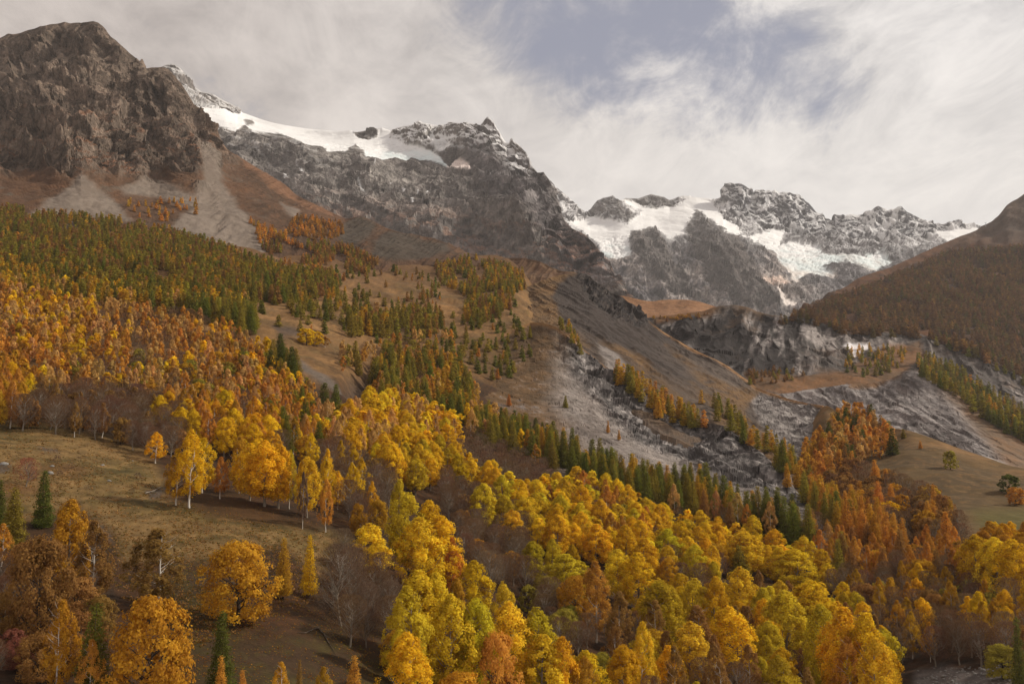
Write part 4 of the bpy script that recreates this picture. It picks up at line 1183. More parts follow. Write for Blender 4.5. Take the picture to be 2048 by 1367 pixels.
def crown_model(rng, kind, n, H=12.0, W=5.0):
    if kind in ('poplar', 'birch', 'broadleaf'):
        nc = {'poplar': 170, 'birch': 130, 'broadleaf': 190}[kind]
        nc = nc if n > 3000 else (nc // 2 if n > 800 else 26)
        lo, hi = {'poplar': (.17, .985), 'birch': (.20, .99), 'broadleaf': (.09, .97)}[kind]
        h = rng.uniform(0, 1, nc)
        if kind == 'poplar':
            prof = np.sin(np.pi * np.clip(h ** .85 * .90 + .10, 0, 1)) ** .66 * (1.04 - .18 * h)
        elif kind == 'birch':
            prof = np.sin(np.pi * np.clip(h ** .8 * .91 + .08, 0, 1)) ** .8 * (1.1 - .32 * h)
        else:
            prof = np.sqrt(np.clip(1 - (h * 1.6 - .62) ** 2 / 1.0, 0.03, 1))
        ph = rng.uniform(0, 6.28, 5)
        an = rng.uniform(0, 2 * np.pi, nc)
        lob = 1 + .20 * np.sin(2 * an + ph[0]) * np.sin(5 * h + ph[1]) + .12 * np.sin(3 * an + 7 * h + ph[2]) + .07 * np.sin(5 * an - 9 * h + ph[3])
        rc = W * {'poplar': .085, 'birch': .075, 'broadleaf': .082}[kind] * rng.uniform(.6, 1.4, nc) * (1 if n > 800 else 1.7)
        rad = (W * .5 * prof * lob - rc * .6).clip(0) * rng.uniform(.12, 1, nc) ** .36
        oc = np.column_stack([np.cos(an), np.sin(an), .5 * (h - .4)])
        c = np.column_stack([np.cos(an) * rad, np.sin(an) * rad, (lo + (hi - lo) * h) * H - rc * .6 * (h > .9)])
        c[:, :2] += rng.normal(0, .02 * W, (nc, 2))
        w = rc ** 2 * rng.uniform(.5, 1.4, nc)
        k = rng.choice(nc, n, p=w / w.sum())
        rnd = unit(rng.normal(size=(n, 3)))
        u = unit(rnd + .55 * oc[k] + np.array([0, 0, .22]))
        tall = {'poplar': 1.35, 'birch': 1.75, 'broadleaf': .95}[kind]
        p = c[k] + u * (rc[k] * rng.uniform(.05, 1.3, n) ** .55)[:, None] * np.array([1.05, 1.05, tall])
        if kind == 'birch':
            p[:, 2] -= .5 * np.abs(rng.normal(0, 1, n)) * rc[k]
        p[:, 2] = np.minimum(p[:, 2], H * 1.0)
        nor = unit(u * .8 + oc[k] * .5 + unit(rng.normal(size=(n, 3))) * .65 + np.array([0, 0, .25]))
        cl = rng.uniform(0, 1, nc)
        lv = np.clip(.5 * cl[k] + .5 * rng.uniform(0, 1, n), 0, 1)
        cover = {'poplar': 3.7, 'birch': 2.2, 'broadleaf': 4.0}[kind]
        s = math.sqrt(1.3 * cover * H * W * .7 / n) * rng.uniform(.6, 1.3, n)
        V, T, A = leaves(rng, p, nor, s, lv)
    elif kind in ('larch', 'spruce'):
        lv_n = 22 if n > 800 else 9
        parts_p, parts_n, parts_l, parts_lv, ss = [], [], [], [], []
        lo = .10 if kind == 'larch' else .05
        br = []
        for i in range(lv_n):
            h = lo + (1 - lo) * ((i + .2 * rng.uniform()) / lv_n)
            R = W * .5 * ((1 - h) / (1 - lo)) ** (.85 if kind == 'larch' else .8) * (1 if h > lo + .08 else .8)
            m = max(4, int((11 if n > 800 else 6) * (1 - .55 * h)))
            a0 = rng.uniform(0, 6.28)
            for j in range(m):
                br.append((h * H, a0 + 6.28 * (j + rng.uniform(-.25, .25)) / m, R * rng.uniform(.62, 1.12) + .05 * W * .3, rng.uniform()))
        br = np.array(br)
        w = (br[:, 2] + .12 * W) ** 1.25
        k = rng.choice(len(br), n, p=w / w.sum())
        f = rng.uniform(.12, 1.0, n) ** .8
        R = br[k, 2]
        ca, sa = np.cos(br[k, 1]), np.sin(br[k, 1])
        side = rng.normal(0, .10, n) * W * (1 - .3 * f)
        droop = (-.22 if kind == 'larch' else -.38) * R * f + .12 * R * f ** 2
        p = np.column_stack([ca * R * f - sa * side, sa * R * f + ca * side, br[k, 0] + droop + rng.normal(0, .016, n) * H])
        p[:, 2] = np.minimum(p[:, 2], H * (1 - .0 * f))
        out_d = np.column_stack([ca, sa, np.full(n, -.25)])
        long = unit(out_d + rng.normal(0, .45, (n, 3)))
        nor = unit(rng.normal(size=(n, 3)) * .6 + np.column_stack([ca, sa, np.full(n, .8)]) * .7)
        lv = np.clip(.5 * br[k, 3] + .5 * rng.uniform(0, 1, n), 0, 1)
        s = math.sqrt((2.8 if kind == 'larch' else 3.4) * H * W * .5 / n) * rng.uniform(.7, 1.25, n)
        V, T, A = leaves(rng, p, nor, s, lv, long, 1.35)
    else:                                                   # bare twigs
        an = rng.uniform(0, 2 * np.pi, n)
        h = rng.uniform(.0, 1, n) ** .8
        R = W * .5 * np.sqrt(np.clip(1 - (h * 1.45 - .55) ** 2 / .9, .03, 1)) * (1 + .20 * np.sin(3 * an + 5 * h) + .14 * np.sin(5 * an - 8 * h))
        r = R * rng.uniform(.1, 1, n) ** .5
        p = np.column_stack([np.cos(an) * r, np.sin(an) * r, (.2 + .76 * h) * H])
        d = unit(np.column_stack([np.cos(an) * .55, np.sin(an) * .55, np.full(n, .85)]) + rng.normal(0, .4, (n, 3)))
        nor = unit(np.cross(d, unit(rng.normal(size=(n, 3)))))
        s = math.sqrt(1.15 * H * W * .7 / n) * rng.uniform(.6, 1.4, n)
        V, T, A = leaves(rng, p, nor, s * .36, rng.uniform(0, 1, n), d, 5.5 if n > 800 else 3.5)
        V[:, 2] = np.minimum(V[:, 2], H * 1.03)
    return V / np.array([W, W, H]), T, A


def tri_mesh(name, V, T, mat, lv=None, smooth_=False, tint=None):
    me = bpy.data.meshes.new(name)
    me.vertices.add(len(V))
    me.vertices.foreach_set('co', np.asarray(V, np.float32).ravel())
    me.loops.add(T.size)
    me.loops.foreach_set('vertex_index', T.astype(np.int32).ravel())
    me.polygons.add(len(T))
    me.polygons.foreach_set('loop_start', np.arange(0, T.size, 3, dtype=np.int32))
    if smooth_:
        me.polygons.foreach_set('use_smooth', np.ones(len(T), bool))
    me.update(calc_edges=True)
    if lv is not None:
        me.attributes.new('lv', 'FLOAT', 'POINT').data.foreach_set('value', np.asarray(lv, np.float32))
    if tint is not None:
        me.attributes.new('tint', 'FLOAT_COLOR', 'POINT').data.foreach_set('color', np.concatenate([tint, np.ones((len(tint), 1))], 1).astype(np.float32).ravel())
    me.materials.append(mat)
    return me


KINDS = {  # kind: (variants, leaves near / middle / far, height and width the model is drawn for, bark)
    'poplar': (5, 11000, 2600, 170, 15, 7, BARK_GREY),
    'birch': (5, 8000, 2000, 140, 14, 5.2, BARK_BIRCH),
    'broadleaf': (4, 11000, 2400, 170, 11, 9, BARK_DARK),
    'larch': (5, 5200, 1300, 110, 18, 6.5, BARK_DARK),
    'spruce': (3, 6000, 1500, 110, 18, 7, BARK_DARK),
    'bare': (4, 6500, 1900, 120, 10, 7, BARK_GREY),
}
MODEL = {}
for _k, (_nv, _a, _b, _c, _H, _W, _bark) in KINDS.items():
    for _v in range(_nv):
        _r = np.random.default_rng(1000 + 37 * _v + 7 * len(_k))
        _tr = trunk_model(_r, _k, _H, _W)
        MODEL[_k, _v, 'trunk'] = tri_mesh(_k + '_trunk', _tr[0], _tr[1], _bark, None, True)
        for _lod, _n in enumerate((_a, _b, 420, _c)):
            _cr = crown_model(_r, _k, _n, _H, _W)
            MODEL[_k, _v, _lod] = _cr if _lod >= 2 else tri_mesh(_k + '_crown', _cr[0], _cr[1], LEAF, _cr[2])
# ------------------------------------------------------------------ where the trees stand
TINT = {  # leaf albedo, and the word for it
    'gold': ((0.72, 0.45, 0.022), 'golden yellow'), 'lemon': ((0.74, 0.50, 0.03), 'bright yellow'), 'ygreen': ((0.58, 0.42, 0.028), 'yellow green'),
    'orange': ((0.56, 0.27, 0.045), 'orange'), 'peach': ((0.58, 0.345, 0.115), 'pale orange'), 'rust': ((0.31, 0.165, 0.048), 'rust brown'),
    'amber': ((0.50, 0.27, 0.025), 'amber'), 'olive': ((0.33, 0.26, 0.04), 'olive'), 'lgreen': ((0.275, 0.215, 0.032), 'olive green'),
    'dgreen': ((0.10, 0.105, 0.022), 'dark green'), 'green': ((0.17, 0.165, 0.028), 'green'), 'brown': ((0.17, 0.095, 0.052), 'brown'),
    'greybrown': ((0.185, 0.12, 0.08), 'grey brown'), 'red': ((0.26, 0.09, 0.06), 'dull red'), 'larchgold': ((0.52, 0.30, 0.032), 'golden'),
    'hillrust': ((0.21, 0.112, 0.04), 'rust brown'), 'hillolive': ((0.16, 0.12, 0.03), 'olive brown'),
}
GROUND = make_bvh([L0, L9, L8, L7, L5, L4, LK, L6, L3])
NEAR_GROUND = make_bvh([L0])
RIGHT_GROUND = make_bvh([L9])
ORIGIN = Vector((0, 0, 0))
TREES = []
GRID = {}


def shoot(u, v, bvh=GROUND):
    d = pix_dir(u, v)
    h = bvh.ray_cast(ORIGIN, Vector(d).normalized(), 9000)
    return h[0]


def clash(x, y, r):
    i, j = int(x // 8), int(y // 8)
    for a in (i - 1, i, i + 1):
        for b in (j - 1, j, j + 1):
            for (xx, yy, rr) in GRID.get((a, b), ()):
                if (x - xx) ** 2 + (y - yy) ** 2 < (r + rr) ** 2:
                    return True
    return False


def hold(x, y, r):
    GRID.setdefault((int(x // 8), int(y // 8)), []).append((x, y, r))


def hero(kind, tint, u, vt, vb, w, label, group=None, bvh=NEAR_GROUND):
    """A tree that can be singled out in the photograph: where its foot meets the ground, its height and its width."""
    p = shoot(u, vb, bvh) or shoot(u, vb)
    if p is None:
        return
    k = p.length / F_PX
    w = w * (1.15 if kind == 'poplar' else 1.0)
    TREES.append(dict(kind=kind, tint=tint, p=p, h=(vb - vt) * k, w=w * k, label=label, group=group, px=vb - vt, hero=True))
    hold(p.x, p.y, w * k * 0.36)


def plant(poly, n, mix, where, pack=0.40, patch=None, shift=0.45, occ=0.75):
    """Trees of a wood: scattered over the ground under an outline until they stand crown to crown."""
    a = np.array(poly, float)
    lo, hi = a.min(0), a.max(0)
    wts = np.array([m[2] for m in mix], float)
    wts /= wts.sum()
    us, vs = RNG.uniform(lo[0], hi[0], n), RNG.uniform(lo[1], hi[1], n)
    ok = inside(us, vs, poly)
    us, vs = us[ok], vs[ok]
    if patch is not None:
        sc, th, seed = patch
        ok = fbm(np.column_stack([us / sc, vs / sc * 1.6, np.full(len(us), seed)]), 3) > th
        us, vs = us[ok], vs[ok]
    ks = RNG.choice(len(mix), len(us), p=wts)
    for u, v, ki in zip(us, vs, ks):
        kind, tint, _, h0, h1, asp = mix[ki][:6]
        h = RNG.uniform(h0, h1)
        w = h * asp * RNG.uniform(.85, 1.18) * (1.45 if kind in ('larch', 'spruce') else 1.0)
        p = shoot(u, v)
        if p is None:
            continue
        p2 = shoot(u, v + shift * h * F_PX / p.length)      # the outline is that of the crowns: the foot is lower
        if p2 is None or abs(p2.length - p.length) > 0.5 * p.length:
            continue
        p = p2
        pk = w * pack / (1.3 if kind in ('larch', 'spruce') else 1.0)
        if clash(p.x, p.y, pk):
            continue
        top = Vector((p.x, p.y, p.z + h * occ))
        hit = GROUND.ray_cast(ORIGIN, top.normalized(), top.length - 3)
        if hit[0] is not None:
            continue
        hold(p.x, p.y, pk)
        TREES.append(dict(kind=kind, tint=tint, p=p, h=h, w=w, label=None, where=where, px=h * F_PX / p.length, hero=False))


FG = 'trees on the near meadow slope'
for a in (
    ('broadleaf', 'amber', 473, 1090, 1246, 141, 'broad rounded amber tree standing alone low on the meadow slope'),
    ('larch', 'larchgold', 566, 1080, 1198, 46, 'narrow golden larch just right of the broad rounded tree'),
    ('larch', 'gold', 618, 1074, 1194, 40, 'slim pale gold larch between the golden larch and a bare tree'),
    ('bare', 'greybrown', 682, 1090, 1252, 112, 'wide leafless grey tree under the end of the meadow'),
    ('birch', 'rust', 307, 1070, 1219, 112, 'wide coppery birch with thin foliage on the lower meadow'),
    ('poplar', 'amber', 135, 1022, 1211, 74, 'tall amber poplar with a domed top beside the earth bank'),
    ('birch', 'rust', 182, 1062, 1236, 78, 'rust birch leaning against the tall amber poplar'),
    ('broadleaf', 'rust', 72, 1096, 1290, 118, 'large dull rust tree below the two spruces on the left'),
    ('spruce', 'dgreen', 85, 951, 1053, 48, 'small dark green spruce on the left edge of the meadow'),
    ('spruce', 'lgreen', 25, 987, 1092, 56, 'olive spruce by the left edge below the small dark one'),
    ('spruce', 'dgreen', -6, 970, 1062, 50, 'dark spruce cut by the left edge of the picture'),
    ('birch', 'orange', 3, 1056, 1132, 42, 'orange birch cut by the left edge under the spruces'),
    ('bare', 'red', 52, 918, 972, 44, 'low dull red bush with pale stems on the upper meadow'),
    ('birch', 'amber', 118, 1226, 1400, 66, 'amber birch at the bottom edge left of the green larch'),
    ('larch', 'green', 184, 1230, 1420, 84, 'tall green larch at the bottom edge on the left'),
    ('birch', 'orange', 178, 1298, 1430, 52, 'small orange birch in front of the green larch'),
    ('broadleaf', 'amber', 300, 1215, 1430, 162, 'big amber tree with several tops at the bottom edge on the left'),  # gold crown; the corner's darkening is put into its amber tint
    ('spruce', 'dgreen', 440, 1238, 1400, 68, 'dark green spruce standing alone at the bottom of the slope'),
    ('larch', 'orange', 440, 1322, 1430, 40, 'orange larch tip in front of the lone dark spruce'),
    ('larch', 'orange', 483, 1347, 1440, 34, 'small orange larch tip right of the lone dark spruce'),
    ('birch', 'amber', 560, 1333, 1440, 46, 'amber birch top on the bottom edge, left of a slim orange one'),
    ('larch', 'rust', 597, 1327, 1440, 26, 'slim rust larch tip on the bottom edge'),
    ('birch', 'amber', 645, 1341, 1440, 42, 'low amber birch top on the bottom edge, right of the slim rust tip'),
    ('larch', 'orange', 707, 1320, 1440, 52, 'orange larch top on the bottom edge nearest the yellow poplars'),
    ('birch', 'gold', 311, 866, 926, 43, 'small gold birch alone at the upper edge of the meadow'),
    ('birch', 'gold', 379, 866, 1015, 72, 'tall gold birch with white trunk at the head of the meadow'),
    ('birch', 'amber', 352, 903, 1010, 50, 'amber birch with white trunk left of the tall gold birch'),
    ('birch', 'gold', 404, 880, 985, 58, 'gold birch half hidden behind the tall gold birch'),
    ('birch', 'orange', 440, 916, 997, 36, 'short orange birch between the tall gold birch and the poplars'),
    ('birch', 'amber', 477, 875, 985, 50, 'amber birch with bare twin trunks beside the yellow poplars'),
    ('poplar', 'gold', 527, 884, 1012, 78, 'full gold poplar in the middle of the row above the meadow'),
    ('poplar', 'gold', 498, 890, 1000, 56, 'gold poplar at the left end of the row above the meadow'),
    ('poplar', 'gold', 556, 893, 1016, 56, 'gold poplar with dark trunk at the right of the row above the meadow'),
    ('birch', 'ygreen', 579, 902, 1018, 32, 'narrow green birch squeezed between yellow trees above the meadow'),
    ('poplar', 'lemon', 614, 916, 1034, 52, 'bright yellow poplar right of the narrow green birch'),
    ('birch', 'greybrown', 605, 947, 1057, 22, 'nearly bare birch with a long white trunk at the meadow edge'),
    ('birch', 'gold', 651, 916, 1020, 40, 'pale gold birch behind the long white trunk'),
    ('birch', 'orange', 651, 960, 1064, 36, 'orange birch with a bent pale trunk at the right end of the meadow'),
    ('poplar', 'lemon', 738, 1050, 1160, 76, 'round bright yellow tree alone among bare brown trees'),
    ('broadleaf', 'amber', 715, 1006, 1072, 34, 'small amber round tree left of the central poplars'),
): hero(*a[:6], a[6], FG)
YG = 'yellow poplars in the middle wood'
for a in (
    ('poplar', 'ygreen', 797, 962, 1110, 42, 'narrow yellow green poplar at the peak of the central group'),
    ('poplar', 'ygreen', 813, 990, 1150, 74, 'yellow green poplar at the left of the central group'),
    ('poplar', 'gold', 858, 1005, 1170, 70, 'gold poplar at the back of the central group'),
    ('poplar', 'gold', 882, 1036, 1190, 80, 'gold poplar at the right of the central group'),
    ('poplar', 'lemon', 838, 1040, 1192, 88, 'full bright yellow poplar in front of the central group'),
    ('birch', 'orange', 903, 1078, 1200, 54, 'orange birch at the right foot of the central group'),
    ('poplar', 'ygreen', 966, 967, 1062, 54, 'yellow green poplar on its own above bare brown trees'),
    ('poplar', 'lemon', 1025, 1020, 1096, 52, 'small bright yellow poplar with a pale trunk among bare trees'),
    ('poplar', 'gold', 948, 1125, 1244, 68, 'conical gold poplar behind the large front poplars'),
    ('poplar', 'amber', 912, 1160, 1262, 40, 'narrow amber poplar left of the conical gold one'),
    ('poplar', 'lemon', 835, 1152, 1346, 92, 'bright yellow poplar at the upper left of the large front group'),
    ('poplar', 'lemon', 868, 1157, 1356, 80, 'bright yellow poplar at the top of the large front group'),
    ('poplar', 'ygreen', 812, 1186, 1390, 80, 'yellow green poplar on the left side of the large front group'),
    ('poplar', 'lemon', 900, 1202, 1404, 90, 'wide bright yellow poplar in the middle of the large front group'),
    ('poplar', 'ygreen', 953, 1211, 1412, 80, 'yellow green poplar right of the wide bright one in front'),
    ('poplar', 'ygreen', 1007, 1171, 1330, 50, 'narrow green yellow poplar rising behind the front group'),
    ('poplar', 'lemon', 1018, 1216, 1404, 96, 'bright yellow poplar at the right shoulder of the large front group'),
    ('poplar', 'ygreen', 1075, 1229, 1420, 74, 'yellow green poplar at the right end of the front group'),
    ('broadleaf', 'orange', 992, 1272, 1440, 90, 'orange round tree in front of the large poplars'),
    ('poplar', 'lemon', 1088, 1281, 1440, 88, 'bright yellow poplar touching the bottom edge in the middle'),
    ('poplar', 'gold', 1126, 1286, 1450, 58, 'narrow gold poplar at the bottom edge right of the middle'),
    ('poplar', 'amber', 1170, 1322, 1450, 50, 'low amber poplar top at the bottom edge beside the olive bush'),
    ('poplar', 'ygreen', 1065, 1084, 1168, 50, 'yellow green poplar at the left of the second row'),
    ('poplar', 'ygreen', 1106, 1080, 1172, 38, 'slim yellow green poplar in the second row'),
    ('poplar', 'ygreen', 1130, 1110, 1196, 88, 'wide greenish poplar in front of the slim pair'),
    ('poplar', 'gold', 1145, 1090, 1165, 26, 'very slim gold poplar tip in the second row'),
    ('birch', 'orange', 1192, 1130, 1284, 74, 'tall orange birch in the middle of the second row'),
    ('broadleaf', 'amber', 1150, 1152, 1262, 72, 'amber round tree left of the tall orange birch'),
    ('birch', 'rust', 1240, 1190, 1322, 62, 'rust orange birch right of the tall orange birch'),
    ('poplar', 'lemon', 1237, 1102, 1204, 60, 'bright yellow poplar behind the tall orange birch'),
    ('poplar', 'gold', 1275, 1110, 1220, 70, 'gold poplar right of the bright yellow one'),
    ('poplar', 'ygreen', 1323, 1170, 1314, 90, 'broad green yellow poplar right of the orange birches'),
    ('birch', 'lemon', 1287, 1255, 1412, 62, 'bright yellow birch standing forward near the bottom edge'),
    ('broadleaf', 'olive', 1203, 1307, 1382, 62, 'round olive bush near the bottom edge'),
    ('poplar', 'ygreen', 1389, 1165, 1304, 62, 'yellow green poplar left of a conical gold one on the right'),
    ('poplar', 'gold', 1434, 1163, 1312, 60, 'gold poplar in the right half, second from the conical one'),
    ('poplar', 'lemon', 1483, 1142, 1264, 72, 'conical bright yellow poplar in the right half'),
    ('birch', 'rust', 1398, 1222, 1372, 78, 'rust orange birch under the yellow green poplar'),
    ('poplar', 'gold', 1461, 1224, 1366, 88, 'gold poplar in the front row of the right half'),
    ('poplar', 'ygreen', 1574, 1195, 1344, 88, 'yellow green poplar with a pointed top in the right half'),
    ('poplar', 'gold', 1625, 1170, 1284, 88, 'wide gold poplar behind the pointed one on the right'),
    ('poplar', 'ygreen', 1646, 1229, 1402, 70, 'yellow green poplar in the front right group'),
    ('poplar', 'gold', 1692, 1238, 1422, 84, 'gold poplar at the top of the front right group'),
    ('poplar', 'gold', 1737, 1250, 1432, 82, 'gold poplar at the right end of the front right group'),
    ('poplar', 'lemon', 1758, 1297, 1450, 72, 'bright yellow poplar lowest on the right, by the stream bed'),
    ('birch', 'orange', 1700, 1292, 1440, 68, 'orange birch under the front right poplars'),
    ('poplar', 'lemon', 1490, 1068, 1152, 78, 'bright yellow poplar in front of the larch row on the right'),
    ('larch', 'lgreen', 1479, 1092, 1158, 52, 'spreading olive green larch among yellow poplars'),
    ('poplar', 'lemon', 1592, 1102, 1184, 76, 'bright yellow poplar right of the spreading green larch'),
    ('poplar', 'gold', 1560, 1098, 1172, 52, 'gold poplar beside the spreading green larch'),
    ('poplar', 'gold', 1955, 1082, 1186, 62, 'gold poplar at the left end of the grove below the right meadow'),
    ('poplar', 'lemon', 1995, 1090, 1204, 62, 'bright yellow poplar in the grove below the right meadow'),
    ('poplar', 'gold', 2032, 1096, 1216, 72, 'gold poplar lowest in the grove by the right edge'),
    ('poplar', 'amber', 2050, 1082, 1194, 66, 'amber poplar cut by the right edge'),
    ('spruce', 'dgreen', 2042, 1262, 1420, 40, 'dark spruce at the lower right corner'),
): hero(*a[:6], a[6], YG)
RM = 'trees on the right meadow'
for a in (
    ('broadleaf', 'olive', 1901, 903, 938, 30, 'single dark olive bush tree at the crest of the right meadow'),
    ('broadleaf', 'dgreen', 2018, 951, 985, 36, 'dark green round tree near the right edge of the meadow'),
    ('broadleaf', 'orange', 2032, 976, 1010, 36, 'orange round tree below the dark green one by the right edge'),
    ('larch', 'larchgold', 1903, 1005, 1060, 26, 'golden larch on the lower rim of the right meadow'),
    ('broadleaf', 'gold', 1779, 1003, 1050, 44, 'gold round tree at the left rim of the right meadow'),
    ('larch', 'orange', 1643, 878, 903, 10, 'tiny orange larch tip left of the birch grove'),
    ('larch', 'orange', 1841, 881, 897, 10, 'tiny orange tree on the crest of the right meadow'),
    ('spruce', 'lgreen', 1778, 842, 864, 18, 'olive spruce on the crest right of the birch grove'),
    ('spruce', 'lgreen', 1807, 858, 876, 14, 'small olive spruce further down the right meadow crest'),
): hero(*a[:6], a[6], RM, RIGHT_GROUND)
SL = 'lone trees on the scree'
for a in (
    ('larch', 'orange', 1018, 787, 812, 14, 'lone orange larch on the brown slope left of the scree'),
    ('spruce', 'lgreen', 1131, 790, 815, 14, 'lone olive spruce on the scree'),
    ('larch', 'orange', 1216, 840, 866, 10, 'lone orange larch on the scree above the larch row'),
    ('larch', 'orange', 1238, 858, 880, 10, 'second lone orange larch, lower on the scree'),
    ('larch', 'lgreen', 1060, 651, 676, 12, 'small larch on the brown rib left of the scree crest'),
    ('larch', 'lgreen', 1033, 652, 672, 12, 'small larch left of the brown rib top'),
    ('broadleaf', 'gold', 612, 655, 690, 42, 'round gold tree alone on the straw slope'),
    ('broadleaf', 'gold', 634, 662, 692, 34, 'round gold tree right beside the round one on the straw slope'),
    ('birch', 'orange', 650, 672, 694, 20, 'small orange birch at the right of the two round gold trees'),
): hero(*a[:6], a[6], SL, GROUND)

# ---- woods
L_, S_, P_, B_, R_, N_ = 'larch', 'spruce', 'poplar', 'birch', 'broadleaf', 'bare'
plant([(900, 785), (960, 828), (1060, 858), (1120, 885), (1180, 908), (1300, 950), (1400, 962), (1500, 1008), (1600, 1036), (1600, 1062), (1450, 1020), (1330, 1000), (1250, 985), (1180, 955), (1080, 905), (950, 850)], 2600,
      [(L_, 'lgreen', 3, 12.8, 17.0, .34), (S_, 'green', 3, 12.8, 17.8, .34), (L_, 'larchgold', 2, 11.0, 15.3, .34), (S_, 'dgreen', 1, 12.8, 17.0, .34)], 'in the conifer row at the foot of the scree', .34)
plant([(1040, 850), (1090, 880), (1075, 930), (1060, 900)], 60, [(B_, 'orange', 1, 10, 13, .45)], 'at the left end of the conifer row', .35)
plant([(930, 825), (990, 830), (1060, 865), (1070, 895), (1000, 880), (940, 850)], 500, [(B_, 'peach', 3, 11, 14, .42), (P_, 'gold', 2, 10, 13, .45), (L_, 'lgreen', 1, 14, 18, .35)], 'behind the bare brown wood, beside the scree', .36)
plant([(660, 860), (700, 830), (740, 805), (800, 800), (860, 812), (905, 845), (920, 885), (890, 890), (840, 880), (780, 890), (720, 900), (670, 890)], 1200,
      [(P_, 'gold', 5, 8.5, 14, .66), (P_, 'lemon', 2, 8.5, 14, .66), (B_, 'peach', 2, 10, 14, .42), (R_, 'gold', 2, 9, 12, .8)], 'in the bright yellow wood on the middle knoll', .34)
plant([(740, 900), (790, 875), (860, 885), (900, 910), (960, 930), (1010, 965), (1060, 990), (1050, 1010), (1000, 1000), (940, 960), (880, 950), (830, 965), (760, 940)], 1000,
      [(P_, 'gold', 4, 8.5, 14, .66), (P_, 'ygreen', 3, 8.5, 14, .66), (P_, 'lemon', 3, 10, 13.5, .68), (R_, 'olive', 1, 8, 10, .8), (N_, 'greybrown', 2, 6, 9, .75)], 'in the yellow belt under the bare brown wood', .34)
plant([(1060, 985), (1120, 965), (1200, 955), (1260, 985), (1330, 1020), (1330, 1070), (1270, 1080), (1200, 1060), (1100, 1040), (1040, 1020)], 1100,
      [(P_, 'gold', 4, 8.5, 14, .66), (P_, 'lemon', 4, 8.5, 14, .66), (P_, 'ygreen', 2, 8.5, 14, .66), (R_, 'olive', 1, 8, 10, .8), (B_, 'orange', 1, 10, 13, .45), (N_, 'greybrown', 2, 6, 9, .75)], 'in the yellow belt below the conifer row', .34)
plant([(1000, 1020), (1100, 1040), (1200, 1060), (1300, 1085), (1400, 1080), (1450, 1120), (1430, 1170), (1340, 1160), (1260, 1120), (1180, 1100), (1080, 1080), (1010, 1060)], 1000,
      [(P_, 'gold', 4, 8.5, 14, .66), (P_, 'lemon', 3, 8.5, 14, .66), (N_, 'brown', 2, 8, 11, .7), (P_, 'ygreen', 1, 8.5, 14, .66), (R_, 'amber', 1, 8, 11, .8)], 'in the middle of the yellow wood', .34)
plant([(1300, 1030), (1400, 1040), (1500, 1060), (1560, 1090), (1640, 1130), (1680, 1180), (1600, 1170), (1500, 1130), (1400, 1080), (1320, 1060)], 800,
      [(P_, 'gold', 3, 8.5, 13.5, .66), (P_, 'lemon', 3, 8.5, 13.5, .66), (R_, 'ygreen', 2, 8, 11, .8), (N_, 'brown', 1, 8, 11, .7)], 'in the yellow wood right of the middle', .34)
plant([(1330, 1000), (1420, 1010), (1520, 1035), (1640, 1055), (1700, 1090), (1740, 1130), (1700, 1150), (1600, 1090), (1500, 1062), (1400, 1045)], 900,
      [(B_, 'orange', 4, 11, 15, .42), (B_, 'peach', 2, 11, 15, .42), (L_, 'rust', 2, 12, 16, .36), (N_, 'brown', 2, 8, 11, .7), (L_, 'lgreen', 1, 13, 17, .36)], 'in the orange band right of the conifer row', .34)
plant([(1340, 1180), (1700, 1200), (1780, 1320), (1780, 1440), (1200, 1440), (1220, 1330), (1290, 1240)], 900,
      [(P_, 'gold', 3, 8.5, 14, .64), (P_, 'ygreen', 3, 8.5, 14, .64), (B_, 'rust', 2, 10, 14, .45), (R_, 'amber', 1, 8, 11, .8), (N_, 'brown', 2, 8, 10, .7)], 'in the front wood right of the middle', .40)
plant([(800, 1300), (1180, 1330), (1180, 1450), (790, 1450)], 250, [(P_, 'gold', 1, 8.5, 13.5, .66), (P_, 'ygreen', 1, 8.5, 13.5, .66), (R_, 'amber', 1, 8, 10, .8)], 'at the bottom edge in the middle', .42)
plant([(560, 890), (640, 900), (680, 880), (740, 940), (790, 965), (760, 1040), (700, 1040), (660, 980), (640, 920), (600, 905)], 600, [(N_, 'brown', 5, 8, 11, .75), (N_, 'greybrown', 3, 8, 11, .75), (R_, 'amber', 1, 7, 9, .8), (B_, 'gold', 1, 10, 12, .42)], 'in the bare brown wood left of the central poplars', .34)
plant([(900, 870), (960, 870), (1030, 890), (1090, 930), (1110, 970), (1050, 985), (1000, 960), (940, 930), (880, 900)], 900, [(N_, 'brown', 5, 7, 9, .8), (N_, 'greybrown', 4, 7, 9, .8)], 'in the bare brown wood under the scree', .32)
plant([(890, 960), (960, 985), (1040, 1030), (1060, 1080), (1060, 1160), (980, 1150), (930, 1110), (910, 1040), (880, 1000)], 700, [(N_, 'brown', 5, 8, 11, .7), (N_, 'greybrown', 1, 8, 11, .7), (R_, 'amber', .4, 6, 8, .8)], 'in the bare brown wood right of the central poplars', .34)
plant([(690, 1080), (760, 1130), (790, 1180), (780, 1300), (700, 1270), (660, 1180)], 300, [(N_, 'brown', 3, 7, 10, .75), (N_, 'greybrown', 2, 7, 10, .75)], 'in the bare thicket left of the front poplars', .36)
plant([(1090, 1180), (1180, 1200), (1190, 1300), (1120, 1290), (1050, 1200)], 200, [(N_, 'brown', 3, 7, 10, .75), (R_, 'olive', 1, 6, 8, .8)], 'in the dark gap behind the front poplars', .36)
